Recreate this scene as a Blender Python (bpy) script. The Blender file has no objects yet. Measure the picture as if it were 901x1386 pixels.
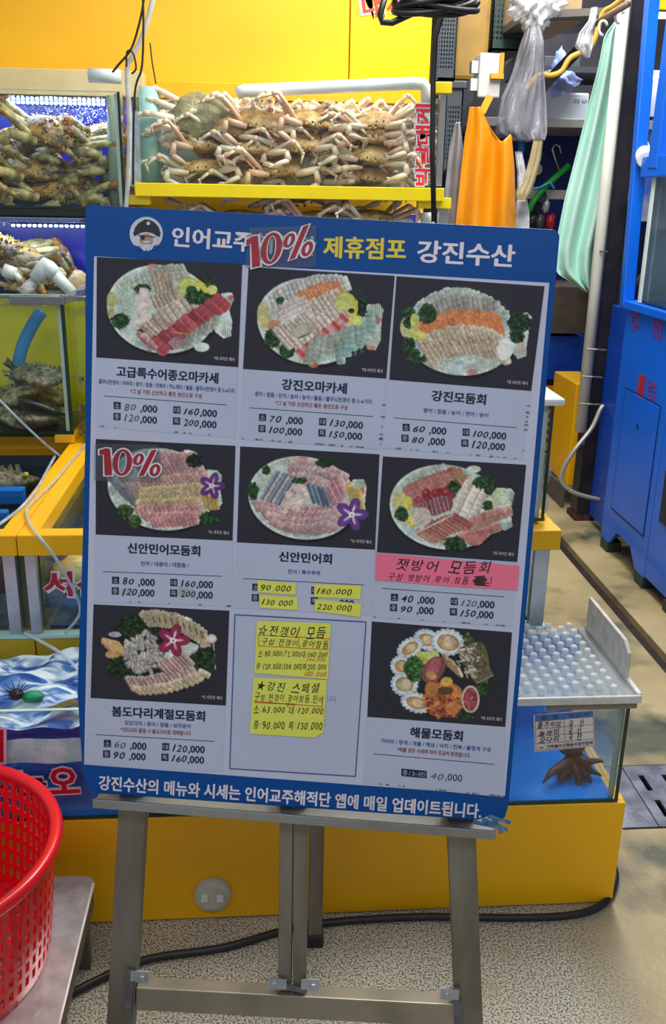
import bpy, math, random
import numpy as np
from mathutils import Vector, Matrix, Euler
from math import sin, cos, pi, radians, sqrt, atan2
random.seed(7)
RNG = np.random.default_rng(11)
SC = bpy.context.scene
COL = bpy.context.collection

# ------------------------------------------------------------ camera, world, light, exposure
IW, IH, FPX = 901, 1386, 1250.0
CAM_H = 1.55
_y, _p, _r = radians(4.5), radians(18.7), radians(1.0)
FW = Vector((sin(_y)*cos(_p), cos(_y)*cos(_p), -sin(_p)))
_rt = Vector((cos(_y), -sin(_y), 0.0)); _up = _rt.cross(FW)
RT = cos(_r)*_rt + sin(_r)*_up
UP = -sin(_r)*_rt + cos(_r)*_up
CO = Vector((0, 0, CAM_H))
cam_data = bpy.data.cameras.new('camera')
cam = bpy.data.objects.new('camera', cam_data); COL.objects.link(cam)
cam.matrix_world = Matrix(((RT.x, UP.x, -FW.x, CO.x), (RT.y, UP.y, -FW.y, CO.y), (RT.z, UP.z, -FW.z, CO.z), (0, 0, 0, 1)))
cam_data.sensor_fit = 'VERTICAL'; cam_data.sensor_height = 36.0
cam_data.lens = 36.0*FPX/IH
cam_data.clip_start = 0.05
SC.camera = cam
SC.view_settings.view_transform = 'Standard'
SC.view_settings.look = 'None'
SC.view_settings.gamma = 1.0
SC.view_settings.use_curve_mapping = False
SC.view_settings.exposure = 0.0
SC.cycles.transparent_max_bounces = 24
SC.cycles.max_bounces = 8
SC.cycles.use_denoising = True
SC.cycles.sample_clamp_indirect = 6.0

w = bpy.data.worlds.new('world'); SC.world = w; w.use_nodes = True
w.node_tree.nodes['Background'].inputs[0].default_value = (0.80, 0.88, 1.0, 1)
w.node_tree.nodes['Background'].inputs[1].default_value = 0.42

def area(name, loc, target, sx, sy, power, color=(1, 1, 1)):
    l = bpy.data.lights.new(name, 'AREA'); l.shape = 'RECTANGLE'; l.size = sx; l.size_y = sy
    l.energy = power; l.color = color
    o = bpy.data.objects.new(name, l); COL.objects.link(o); o.location = loc
    o.rotation_euler = (Vector(target)-Vector(loc)).to_track_quat('-Z', 'Y').to_euler()
    return o
area('stall_lamp', (0.55, 2.75, 3.05), (0.35, 2.95, 1.5), 1.5, 0.25, 36, (1.0, 0.97, 0.92))
area('aisle_lamp', (1.1, 3.3, 3.3), (1.1, 3.4, 0), 0.5, 2.4, 75, (1.0, 0.98, 0.94))
area('far_lamp', (1.5, 5.0, 3.2), (1.5, 5.4, 1.0), 1.6, 0.5, 60, (0.92, 0.97, 1.0))
area('rear_aisle_lamp', (-0.2, -0.6, 3.1), (0.1, 1.8, 0.2), 2.4, 0.5, 26, (0.93, 0.96, 1.0))

# ------------------------------------------------------------ helpers: photo geometry
def ray(px, py): return FW + RT*((px-IW/2)/FPX) - UP*((py-IH/2)/FPX)
def PY(px, py, Y): r = ray(px, py); return CO + r*(Y/r.y)
def PZ(px, py, Z): r = ray(px, py); return CO + r*((Z-CAM_H)/r.z)
def PX(px, py, X): r = ray(px, py); return CO + r*(X/r.x)
def PROJ(P):
    d = Vector(P)-CO; z = d.dot(FW)
    return (IW/2+FPX*d.dot(RT)/z, IH/2-FPX*d.dot(UP)/z)

class Plane:
    def __init__(s, o, u, v):
        s.o = Vector(o); s.u = Vector(u).normalized(); s.n = s.u.cross(Vector(v)).normalized(); s.v = s.n.cross(s.u)
    def hit(s, px, py, off=0.0):                      # photo pixel -> (u, v) on the plane
        r = ray(px, py); t = ((s.o+s.n*off)-CO).dot(s.n)/r.dot(s.n); P = CO+r*t-s.o
        return P.dot(s.u), P.dot(s.v)
    def at(s, u, v, h=0.0): return s.o+s.u*u+s.v*v+s.n*h

def lin(c):
    return tuple(((x/255.0)/12.92 if x/255.0 <= 0.04045 else ((x/255.0+0.055)/1.055)**2.4) for x in c[:3])

# ------------------------------------------------------------ helpers: materials
MATS = {}
def _nodes(name):
    m = bpy.data.materials.new(name); m.use_nodes = True
    nt = m.node_tree; b = nt.nodes['Principled BSDF']; return m, nt, b
def mat(name, c=None, rough=0.5, metal=0.0, c2=None, scale=12.0, bump=0.0, bscale=None, spec=0.5, coat=0.0, emit=None, estr=0.0, trans=0.0, stretch=None, contrast=(0.35, 0.65), sheen=0.0):
    """c, c2 in sRGB 0..255"""
    if name in MATS: return MATS[name]
    m, nt, b = _nodes(name); N, L = nt.nodes, nt.links
    b.inputs['Roughness'].default_value = rough; b.inputs['Metallic'].default_value = metal
    b.inputs['Specular IOR Level'].default_value = spec; b.inputs['Coat Weight'].default_value = coat
    tc = N.new('ShaderNodeTexCoord'); mp = N.new('ShaderNodeMapping'); L.new(tc.outputs['Object'], mp.inputs[0])
    if stretch: mp.inputs['Scale'].default_value = stretch
    cl = lin(c); cl2 = lin(c2) if c2 else tuple(x*0.86 for x in cl)
    nz = N.new('ShaderNodeTexNoise'); nz.inputs['Scale'].default_value = scale; nz.inputs['Detail'].default_value = 5
    L.new(mp.outputs[0], nz.inputs[0])
    rp = N.new('ShaderNodeValToRGB'); rp.color_ramp.elements[0].position = contrast[0]; rp.color_ramp.elements[1].position = contrast[1]
    rp.color_ramp.elements[0].color = (*cl, 1); rp.color_ramp.elements[1].color = (*cl2, 1)
    L.new(nz.outputs[0], rp.inputs[0]); L.new(rp.outputs[0], b.inputs['Base Color'])
    if bump:
        n2 = N.new('ShaderNodeTexNoise'); n2.inputs['Scale'].default_value = bscale or scale*4; n2.inputs['Detail'].default_value = 4
        L.new(mp.outputs[0], n2.inputs[0])
        bp = N.new('ShaderNodeBump'); bp.inputs['Strength'].default_value = bump; bp.inputs['Distance'].default_value = 0.01
        L.new(n2.outputs[0], bp.inputs['Height']); L.new(bp.outputs[0], b.inputs['Normal'])
    if emit:
        b.inputs['Emission Color'].default_value = (*lin(emit), 1); b.inputs['Emission Strength'].default_value = estr
    if trans:
        b.inputs['Alpha'].default_value = 1-trans
    MATS[name] = m; return m
def glass(name, tint=None, rough=0.02, ior=1.3, fac=None, gl=(1, 1, 1), bump=0.0, bscale=30):
    if name in MATS: return MATS[name]
    m = bpy.data.materials.new(name); m.use_nodes = True; nt = m.node_tree; N, L = nt.nodes, nt.links
    N.remove(N['Principled BSDF']); out = N['Material Output']
    t = N.new('ShaderNodeBsdfTransparent'); t.inputs[0].default_value = (*tint, 1)
    g = N.new('ShaderNodeBsdfGlossy'); g.inputs['Roughness'].default_value = rough; g.inputs['Color'].default_value = (*gl, 1)
    mx = N.new('ShaderNodeMixShader')
    if fac is None:
        f = N.new('ShaderNodeLayerWeight'); f.inputs['Blend'].default_value = .5
        pw = N.new('ShaderNodeMath'); pw.operation = 'POWER'; L.new(f.outputs['Facing'], pw.inputs[0]); pw.inputs[1].default_value = 4.0
        ml = N.new('ShaderNodeMath'); ml.operation = 'MULTIPLY_ADD'; L.new(pw.outputs[0], ml.inputs[0]); ml.inputs[1].default_value = .6; ml.inputs[2].default_value = ((ior-1)/(ior+1))**2*1.6
        L.new(ml.outputs[0], mx.inputs[0])
    else:
        mx.inputs[0].default_value = fac
    if bump:
        tc = N.new('ShaderNodeTexCoord'); nz = N.new('ShaderNodeTexNoise'); nz.inputs['Scale'].default_value = bscale
        L.new(tc.outputs['Object'], nz.inputs[0]); bp = N.new('ShaderNodeBump'); bp.inputs['Strength'].default_value = bump
        bp.inputs['Distance'].default_value = 0.01
        L.new(nz.outputs[0], bp.inputs['Height']); L.new(bp.outputs[0], g.inputs['Normal'])
        if fac is None: L.new(bp.outputs[0], f.inputs['Normal'])
    L.new(t.outputs[0], mx.inputs[1]); L.new(g.outputs[0], mx.inputs[2]); L.new(mx.outputs[0], out.inputs[0])
    MATS[name] = m; return m
def film(name, c=None, fac=0.5, rough=0.25, c2=None, bump=0.6, bscale=25, stretch=None):
    """thin crinkled plastic: part see-through, part glossy white"""
    if name in MATS: return MATS[name]
    m = bpy.data.materials.new(name); m.use_nodes = True; nt = m.node_tree; N, L = nt.nodes, nt.links
    b = N['Principled BSDF']; out = N['Material Output']
    b.inputs['Base Color'].default_value = (*lin(c), 1); b.inputs['Roughness'].default_value = rough
    t = N.new('ShaderNodeBsdfTransparent'); t.inputs[0].default_value = (0.93, 0.95, 0.96, 1)
    mx = N.new('ShaderNodeMixShader')
    tc = N.new('ShaderNodeTexCoord'); mp = N.new('ShaderNodeMapping'); nz = N.new('ShaderNodeTexNoise'); nz.inputs['Scale'].default_value = bscale; nz.inputs['Detail'].default_value = 3
    if stretch: mp.inputs['Scale'].default_value = stretch
    L.new(tc.outputs['Object'], mp.inputs[0]); L.new(mp.outputs[0], nz.inputs[0])
    mr = N.new('ShaderNodeMapRange'); mr.inputs[1].default_value = 0.3; mr.inputs[2].default_value = 0.7
    mr.inputs[3].default_value = max(0, fac-0.22); mr.inputs[4].default_value = min(1, fac+0.22)
    L.new(nz.outputs[0], mr.inputs[0]); L.new(mr.outputs[0], mx.inputs[0])
    bp = N.new('ShaderNodeBump'); bp.inputs['Strength'].default_value = bump; bp.inputs['Distance'].default_value = 0.02
    L.new(nz.outputs[0], bp.inputs['Height']); L.new(bp.outputs[0], b.inputs['Normal'])
    L.new(t.outputs[0], mx.inputs[1]); L.new(b.outputs[0], mx.inputs[2]); L.new(mx.outputs[0], out.inputs[0])
    MATS[name] = m; return m
def vcol_mat(name, rough=0.38, spec=0.4):
    if name in MATS: return MATS[name]
    m, nt, b = _nodes(name)
    a = nt.nodes.new('ShaderNodeAttribute'); a.attribute_name = 'Col'
    nt.links.new(a.outputs['Color'], b.inputs['Base Color']); b.inputs['Roughness'].default_value = rough
    b.inputs['Specular IOR Level'].default_value = spec
    MATS[name] = m; return m

# ------------------------------------------------------------ helpers: mesh building
class MB:
    def __init__(s): s.v = []; s.f = []; s.c = None
    def add(s, vs, fs):
        k = len(s.v); s.v += [tuple(v) for v in vs]; s.f += [tuple(i+k for i in f) for f in fs]; return s
    def hexa(s, p):   # p: 0-3 bottom ring, 4-7 top ring
        return s.add(p, [(3, 2, 1, 0), (4, 5, 6, 7), (0, 1, 5, 4), (1, 2, 6, 5), (2, 3, 7, 6), (3, 0, 4, 7)])
    def box(s, x0, x1, y0, y1, z0, z1):
        return s.hexa([(x0, y0, z0), (x1, y0, z0), (x1, y1, z0), (x0, y1, z0), (x0, y0, z1), (x1, y0, z1), (x1, y1, z1), (x0, y1, z1)])
    def bar(s, A, B, wd, th, up=(0, 0, 1), e0=0.0, e1=0.0):
        A = Vector(A); B = Vector(B); d = (B-A).normalized(); A = A-d*e0; B = B+d*e1
        up = Vector(up); sx = d.cross(up)
        if sx.length < 1e-4: sx = d.cross(Vector((1, 0, 0)))
        sx.normalize(); sz = sx.cross(d).normalized(); a = sx*wd/2; b = sz*th/2
        return s.hexa([A-a-b, A+a-b, B+a-b, B-a-b, A-a+b, A+a+b, B+a+b, B-a+b])
    def tube(s, pts, rad, n=8, cap=True, flat=1.0, closed=False):
        pts = [Vector(p) for p in pts]; m = len(pts)
        if not isinstance(rad, (list, tuple)): rad = [rad]*m
        k = len(s.v); prev = None; rings = []
        for i in range(m):
            if closed: t = pts[(i+1) % m]-pts[i-1]
            else: t = pts[min(i+1, m-1)]-pts[max(i-1, 0)]
            if t.length < 1e-9: t = Vector((0, 0, 1))
            t.normalize()
            if prev is None:
                a = t.cross(Vector((0, 0, 1)))
                if a.length < 0.05: a = t.cross(Vector((1, 0, 0)))
            else:
                a = prev-t*prev.dot(t)
                if a.length < 1e-6: a = t.cross(Vector((0.3, 1, 0.2)))
            a.normalize(); prev = a; b = t.cross(a)
            for j in range(n):
                an = 2*pi*j/n; s.v.append(tuple(pts[i]+a*(cos(an)*rad[i])+b*(sin(an)*rad[i]*flat)))
        for i in range(m if closed else m-1):
            i2 = (i+1) % m
            for j in range(n):
                j2 = (j+1) % n
                s.f.append((k+i*n+j, k+i*n+j2, k+i2*n+j2, k+i2*n+j))
        if cap and not closed:
            s.f.append(tuple(k+j for j in range(n))[::-1]); s.f.append(tuple(k+(m-1)*n+j for j in range(n)))
        return s
    def lathe(s, prof, n=24, c=(0, 0, 0), M=None, cap=True):
        k = len(s.v); c = Vector(c)
        for r, z in prof:
            for j in range(n):
                a = 2*pi*j/n; p = Vector((r*cos(a), r*sin(a), z))
                if M: p = M @ p
                s.v.append(tuple(p+c))
        m = len(prof)
        for i in range(m-1):
            for j in range(n):
                j2 = (j+1) % n; s.f.append((k+i*n+j, k+i*n+j2, k+(i+1)*n+j2, k+(i+1)*n+j))
        if cap:
            s.f.append(tuple(k+j for j in range(n))[::-1]); s.f.append(tuple(k+(m-1)*n+j for j in range(n)))
        return s
    def ell(s, c, r, nu=14, nv=8, M=None, fn=None):
        k = len(s.v); c = Vector(c)
        for i in range(nv+1):
            th = pi*i/nv
            for j in range(nu):
                ph = 2*pi*j/nu; d = Vector((sin(th)*cos(ph), sin(th)*sin(ph), cos(th)))
                p = Vector((d.x*r[0], d.y*r[1], d.z*r[2]))
                if fn: p = fn(d, p)
                if M: p = M @ p
                s.v.append(tuple(p+c))
        for i in range(nv):
            for j in range(nu):
                j2 = (j+1) % nu; s.f.append((k+i*nu+j, k+(i+1)*nu+j, k+(i+1)*nu+j2, k+i*nu+j2))
        return s
    def prism(s, poly, pl, h0, h1):      # poly in plane (u, v)
        n = len(poly)
        return s.add([pl.at(u, v, h0) for u, v in poly]+[pl.at(u, v, h1) for u, v in poly],
                     [tuple(range(n))[::-1], tuple(range(n, 2*n))]+[(i, (i+1) % n, n+(i+1) % n, n+i) for i in range(n)])
    def grid(s, fn, nu, nv):
        k = len(s.v)
        for i in range(nu+1):
            for j in range(nv+1): s.v.append(tuple(fn(i/nu, j/nv)))
        for i in range(nu):
            for j in range(nv):
                a = k+i*(nv+1)+j; s.f.append((a, a+nv+1, a+nv+2, a+1))
        return s
    def holed(s, pl, u0, u1, v0, v1, holes, h0, h1):   # a plate with rectangular openings, cut into cells
        us = sorted({u0, u1, *[h[0] for h in holes], *[h[1] for h in holes]}); vs = sorted({v0, v1, *[h[2] for h in holes], *[h[3] for h in holes]})
        for i in range(len(us)-1):
            for j in range(len(vs)-1):
                cu, cv = (us[i]+us[i+1])/2, (vs[j]+vs[j+1])/2
                if any(a < cu < b and c < cv < d for a, b, c, d in holes): continue
                s.prism([(us[i], vs[j]), (us[i+1], vs[j]), (us[i+1], vs[j+1]), (us[i], vs[j+1])], pl, h0, h1)
        return s

WLOC = {}
def wloc(o):
    p = Vector((0, 0, 0))
    while o is not None: p = p+WLOC.get(o.name, Vector((0, 0, 0))); o = o.parent
    return p
def props(o, label=None, cat=None, group=None, kind=None):
    if label: o['label'] = label
    if cat: o['category'] = cat
    if group: o['group'] = group
    if kind: o['kind'] = kind
    return o
def obj(name, mb, m, parent=None, smooth=False, bevel=0.0, label=None, kind=None, solid=0.0, sub=0, segs=2):
    off = wloc(parent) if parent else Vector((0, 0, 0))
    me = bpy.data.meshes.new(name)
    me.from_pydata([(x-off.x, y-off.y, z-off.z) for x, y, z in mb.v], [], mb.f); me.update()
    if m: me.materials.append(m)
    if smooth:
        me.polygons.foreach_set('use_smooth', [True]*len(me.polygons))
    o = bpy.data.objects.new(name, me); COL.objects.link(o)
    if parent: o.parent = parent
    if solid:
        md = o.modifiers.new('s', 'SOLIDIFY'); md.thickness = solid; md.offset = 0
    if bevel:
        md = o.modifiers.new('b', 'BEVEL'); md.width = bevel; md.segments = segs; md.limit_method = 'ANGLE'; md.angle_limit = radians(40)
    if sub:
        md = o.modifiers.new('u', 'SUBSURF'); md.levels = sub; md.render_levels = sub
    if label: o['label'] = label
    if kind: o['kind'] = kind
    return o
def thing(name, loc, label, cat, group=None, kind=None):
    o = bpy.data.objects.new(name, None); COL.objects.link(o); o.location = loc; o.empty_display_size = 0.05
    WLOC[o.name] = Vector(loc); return props(o, label, cat, group, kind)
def single(name, mb, m, label, cat, group=None, kind=None, **k):      # a thing that is one mesh, built in world space, origin at its base
    vs = np.array(mb.v); c = Vector(((vs[:, 0].min()+vs[:, 0].max())/2, (vs[:, 1].min()+vs[:, 1].max())/2, vs[:, 2].min()))
    mb.v = [(x-c.x, y-c.y, z-c.z) for x, y, z in mb.v]
    o = obj(name, mb, m, **k); o.location = c; return props(o, label, cat, group, kind)
def struct(name, mb, m, **k):
    o = obj(name, mb, m, **k); o['kind'] = 'structure'; return o
KIDS = {}
def copy_tree(o, parent=None):
    c = o.copy(); COL.objects.link(c); c.parent = parent
    for ch in list(o.children): copy_tree(ch, c)
    return c

# ------------------------------------------------------------ helpers: writing
_tc = {}
def glyphs(body, offset=0.0, shear=0.0, sp=1.0):
    key = (body, offset, shear, sp)
    if key in _tc: return _tc[key]
    c = bpy.data.curves.new('t', 'FONT'); c.body = body; c.offset = offset; c.shear = shear; c.resolution_u = 2
    c.space_character = sp; c.fill_mode = 'FRONT'
    o = bpy.data.objects.new('t', c); COL.objects.link(o)
    dg = bpy.context.evaluated_depsgraph_get(); me = bpy.data.meshes.new_from_object(o.evaluated_get(dg))
    V = np.zeros(len(me.vertices)*3); me.vertices.foreach_get('co', V); V = V.reshape(-1, 3)
    F = [tuple(p.vertices) for p in me.polygons]
    bpy.data.objects.remove(o); bpy.data.curves.remove(c); bpy.data.meshes.remove(me)
    _tc[key] = (V, F); return V, F
def put_text(mb, body, pl, L, R, hgt, h=0.0006, offset=0.0, shear=0.0, sp=1.0, px=True, anchor='fit', vs=None):
    """writes body on plane pl between the middle-left point L and middle-right point R (photo pixels or plane uv), hgt = glyph height in px or m"""
    sh = 0.0
    if .012 < offset <= .04: sh = (offset-.010)*1.1; offset = .010
    V, F = glyphs(body, offset, shear, sp)
    if not len(V): return
    if px: L2 = pl.hit(*L); R2 = pl.hit(*R)
    else: L2, R2 = L, R
    d = Vector((R2[0]-L2[0], R2[1]-L2[1])); ln = d.length; d = d/ln; nrm = Vector((-d.y, d.x))
    if px:
        a = pl.hit(L[0], L[1]-hgt/2); b = pl.hit(L[0], L[1]+hgt/2); hh = sqrt((a[0]-b[0])**2+(a[1]-b[1])**2)
    else: hh = hgt
    x0, x1 = V[:, 0].min(), V[:, 0].max(); y0, y1 = V[:, 1].min(), V[:, 1].max()
    sx = ln/(x1-x0); sy = hh/(y1-y0)
    for kz, (ox, oy) in enumerate(((0, 0),) if not sh else ((-sh, 0), (sh, 0), (0, sh*.6), (0, -sh*.6))):   # heavier strokes: the outline set down again a hair aside
        vv = []
        for x, y, _ in V:
            a = (x-x0+ox)*sx; b = (y-(y0+y1)/2+oy)*sy
            vv.append(pl.at(L2[0]+d.x*a+nrm.x*b, L2[1]+d.y*a+nrm.y*b, h+kz*.00006))
        mb.add(vv, F)
def hand(mb, body, pl, L, R, hgt, h=0.0008, jit=0.12, bold=0.0, shear=0.25, seed=1):
    """hand-lettered line: each character placed on its own, slightly turned and sized"""
    rn = random.Random(seed+len(body)); cw = [0.45 if ch in ' .,:/1' else (1.0 if ord(ch) > 1000 else 0.62) for ch in body]
    tot = sum(cw); L2 = Vector(pl.hit(*L)); R2 = Vector(pl.hit(*R)); d = R2-L2; ln = d.length; d /= ln; nrm = Vector((-d.y, d.x))
    a = pl.hit(L[0], L[1]-hgt/2); b = pl.hit(L[0], L[1]+hgt/2); hh = abs(a[1]-b[1]); t = 0
    for ch, c in zip(body, cw):
        if ch != ' ':
            V, F = glyphs(ch, bold, shear); x0, x1 = V[:, 0].min(), V[:, 0].max(); y0, y1 = V[:, 1].min(), V[:, 1].max()
            w_ = ln*c/tot*0.84; s_ = rn.uniform(1-jit, 1+jit); an = rn.uniform(-jit, jit)
            if ch in '.,': w_ = hh*0.12; hc = hh*0.14; dy = -hh*0.4
            elif ch == ':': w_ = hh*0.12; hc = hh*0.5; dy = 0
            else: hc = hh*s_*(1.0 if ord(ch) > 1000 else 0.85); dy = rn.uniform(-.06, .06)*hh
            cx = ln*(t+c/2)/tot
            vv = []
            for x, y, _ in V:
                p = ((x-x0)/(x1-x0+1e-6)-0.5)*w_; q = ((y-y0)/(y1-y0+1e-6)-0.5)*hc
                p, q = p*cos(an)-q*sin(an), p*sin(an)+q*cos(an)
                P = L2+d*(cx+p)+nrm*(q+dy); vv.append(pl.at(P.x, P.y, h))
            mb.add(vv, F)
        t += c
def pxpoly(mb, pts, pl, h0, h1):
    p = [pl.hit(*q) for q in pts]
    ar = sum(p[i][0]*p[(i+1) % len(p)][1]-p[(i+1) % len(p)][0]*p[i][1] for i in range(len(p)))
    if ar < 0: p = p[::-1]
    return mb.prism(p, pl, h0, h1)

# ------------------------------------------------------------ painter for the printed dish photos (flat print, as vertex colours)
class Paint:
    def __init__(s, x0, y0, x1, y1, zw, res=1.25, seed=1, bg=(38, 38, 50)):
        s.x0, s.y0, s.x1, s.y1 = x0, y0, x1, y1; s.z = zw/(x1-x0)           # zoom units per photo pixel
        s.W, s.H = int((x1-x0)*res), int((y1-y0)*res); s.res = res
        xs = (np.arange(s.W)+.5)/res*s.z; ys = (np.arange(s.H)+.5)/res*s.z
        s.X, s.Y = np.meshgrid(xs, ys); s.r = np.random.default_rng(seed)
        s.a = np.zeros((s.H, s.W, 3)); s.a[:] = bg
        s.a += s.r.normal(0, 2.2, (s.H, s.W, 1))
    def _bb(s, xa, ya, xb, yb):
        k = s.res/s.z
        i0, i1 = max(0, int(ya*k)-2), min(s.H, int(yb*k)+3); j0, j1 = max(0, int(xa*k)-2), min(s.W, int(xb*k)+3)
        return slice(i0, i1), slice(j0, j1)
    def mix(s, sl, m, col):
        if m.size == 0: return
        m = m[..., None]; s.a[sl] = s.a[sl]*(1-m)+np.array(col, float)*m
    def ell(s, cx, cy, rx, ry, col, an=0.0, al=1.0, soft=4.0):
        R = max(rx, ry)+soft; sl = s._bb(cx-R, cy-R, cx+R, cy+R); X, Y = s.X[sl]-cx, s.Y[sl]-cy
        c, n = cos(an), sin(an); p = (X*c+Y*n)/rx; q = (-X*n+Y*c)/ry; d = np.sqrt(p*p+q*q)
        s.mix(sl, np.clip((1-d)*min(rx, ry)/soft+.5, 0, 1)*al, col)
    def slab(s, cx, cy, lx, ly, an, col, al=1.0, soft=4.0, edge=None, ew=5.0, hi=None):
        """rounded slab (a slice), half-length lx along an, half-width ly; edge colours one long side"""
        R = math.hypot(lx, ly)+6; sl = s._bb(cx-R, cy-R, cx+R, cy+R); X, Y = s.X[sl]-cx, s.Y[sl]-cy
        c, n = cos(an), sin(an); p = X*c+Y*n; q = -X*n+Y*c; r = min(lx, ly)*.55
        dx = np.abs(p)-lx+r; dy = np.abs(q)-ly+r
        d = np.hypot(np.maximum(dx, 0), np.maximum(dy, 0))+np.minimum(np.maximum(dx, dy), 0)-r
        m = np.clip(-d/soft+.5, 0, 1)*al
        s.mix(sl, np.clip(-(d-3)/soft, 0, 1)*al*.35, [x*.45 for x in col])
        cc = np.array(col, float)+s.r.normal(0, 6)
        g = 1+.13*(-q/ly)+.05*np.sin(p/5+s.r.uniform(0, 6))
        s.a[sl] = s.a[sl]*(1-m[..., None])+(cc*g[..., None])*m[..., None]
        if edge is not None:
            e = np.clip(1-np.abs(q-(ly-ew))/ew, 0, 1)*m; s.mix(sl, e*.85, edge)
        if hi is not None:
            e = np.clip(1-np.abs(q+(ly-ew))/ew, 0, 1)*m; s.mix(sl, e*.6, hi)
    def poly(s, pts, col, al=1.0):
        P = np.array(pts, float); sl = s._bb(P[:, 0].min(), P[:, 1].min(), P[:, 0].max(), P[:, 1].max()); X, Y = s.X[sl], s.Y[sl]
        ins = np.zeros(X.shape, bool)
        for i in range(len(P)):
            (xa, ya), (xb, yb) = P[i], P[(i+1) % len(P)]
            if ya == yb: continue
            ins ^= ((Y > ya) != (Y > yb)) & (X < (xb-xa)*(Y-ya)/(yb-ya)+xa)
        s.mix(sl, ins*al*1.0, col)
    def line(s, pts, wd, col, al=1.0):
        for (xa, ya), (xb, yb) in zip(pts[:-1], pts[1:]):
            sl = s._bb(min(xa, xb)-wd-2, min(ya, yb)-wd-2, max(xa, xb)+wd+2, max(ya, yb)+wd+2); X, Y = s.X[sl], s.Y[sl]
            dx, dy = xb-xa, yb-ya; t = np.clip(((X-xa)*dx+(Y-ya)*dy)/(dx*dx+dy*dy+1e-9), 0, 1)
            d = np.hypot(X-xa-t*dx, Y-ya-t*dy); s.mix(sl, np.clip((wd/2-d)/3+.5, 0, 1)*al, col)
    def row(s, A, B, n, lx, ly, an, col, edge=None, hi=None, bend=0.0, jit=3, dan=0.0, col2=None, ew=5):
        for k in range(n):
            t = k/max(1, n-1); x = A[0]+(B[0]-A[0])*t; y = A[1]+(B[1]-A[1])*t-bend*4*t*(1-t)
            cc = np.array(col) if col2 is None or k % 2 == 0 else np.array(col2)
            s.slab(x+s.r.uniform(-jit, jit), y+s.r.uniform(-jit, jit), lx*s.r.uniform(.92, 1.08), ly, an+dan*(t-.5)+s.r.uniform(-.06, .06), cc, edge=edge, hi=hi, ew=ew)
    def herb(s, cx, cy, rx, ry, n=60, base=(34, 62, 36)):
        s.ell(cx, cy, rx*.92, ry*.92, [x*.6 for x in base], soft=8)
        for _ in range(n):
            a = s.r.uniform(0, 2*pi); q = sqrt(s.r.uniform(0, 1)); k = s.r.uniform(.65, 1.6)
            s.ell(cx+cos(a)*q*rx, cy+sin(a)*q*ry, s.r.uniform(6, 12), s.r.uniform(4, 8), [base[0]*k, base[1]*k, base[2]*k], an=s.r.uniform(0, 3), soft=3, al=.9)
    def lemon(s, cx, cy, r, rin=.0, an=0.0):
        s.ell(cx, cy, r, r*.9, (158, 160, 52), an); s.ell(cx, cy, r*.82, r*.74, (178, 184, 120), an); s.ell(cx, cy, r*.72, r*.64, (165, 175, 78), an)
        for k in range(8):
            a = an+k*pi/4; s.line([(cx, cy), (cx+cos(a)*r*.75, cy+sin(a)*r*.68)], 3, (185, 190, 130), .7)
    def orchid(s, cx, cy, r, c1, c2=(205, 190, 205)):
        for k in range(5):
            a = -pi/2+k*2*pi/5+.3; s.ell(cx+cos(a)*r*.55, cy+sin(a)*r*.55, r*.52, r*.33, [x*.75 for x in c1], a); s.ell(cx+cos(a)*r*.55, cy+sin(a)*r*.55, r*.46, r*.28, c1, a)
            s.ell(cx+cos(a)*r*.3, cy+sin(a)*r*.3, r*.34, r*.08, c2, a, .75)
        s.ell(cx, cy, r*.2, r*.17, (222, 215, 200)); s.ell(cx, cy+2, r*.08, r*.07, (150, 80, 90))
    def hatch(s, cx, cy, rx, ry, an, n=9, col=(40, 60, 56)):
        c, q = cos(an), sin(an)
        for k in range(n):
            t = (k/(n-1)-.5)*2*rx; h = ry*sqrt(max(0, 1-(t/rx)**2*.6)); s.line([(cx+t*c+h*q, cy+t*q-h*c), (cx+(t+6)*c-h*q, cy+(t+6)*q+h*c)], 3, col, .85)
    def shred(s, cx, cy, rx, ry, col, n=90, an=None, ln=30, wd=4, v=18):
        for _ in range(n):
            a = s.r.uniform(0, 2*pi); q = sqrt(s.r.uniform(0, 1)); x, y = cx+cos(a)*q*rx, cy+sin(a)*q*ry
            b = (s.r.uniform(0, pi) if an is None else an+s.r.normal(0, .25)); k = s.r.normal(0, v)
            s.line([(x-cos(b)*ln/2, y-sin(b)*ln/2), (x+cos(b)*ln/2, y+sin(b)*ln/2)], wd, [min(235, max(30, c+k)) for c in col], .75)
    def plate(s, pts, cx, cy, rx, ry, an=0.05, tail=None):
        """pale fish-shaped platter: oval body, tail, patterned rim"""
        s.ell(cx+6, cy+8, rx*1.03, ry*1.03, (16, 16, 22), an, .8, 14)
        s.ell(cx, cy, rx, ry, (172, 184, 184), an); s.ell(cx, cy, rx*.95, ry*.93, (150, 165, 166), an)
        if tail: 
            s.poly(tail, (172, 182, 182)); 
        s.ell(cx, cy, rx*.92, ry*.9, (160, 172, 172), an)
    def sample(s, px, py):
        u = np.clip((px-s.x0)*s.res-.5, 0, s.W-1.001); v = np.clip((py-s.y0)*s.res-.5, 0, s.H-1.001)
        i, j = v.astype(int), u.astype(int); fv, fu = (v-i)[..., None], (u-j)[..., None]
        a = s.a; return (a[i, j]*(1-fu)+a[i, j+1]*fu)*(1-fv)+(a[i+1, j]*(1-fu)+a[i+1, j+1]*fu)*fv

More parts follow.
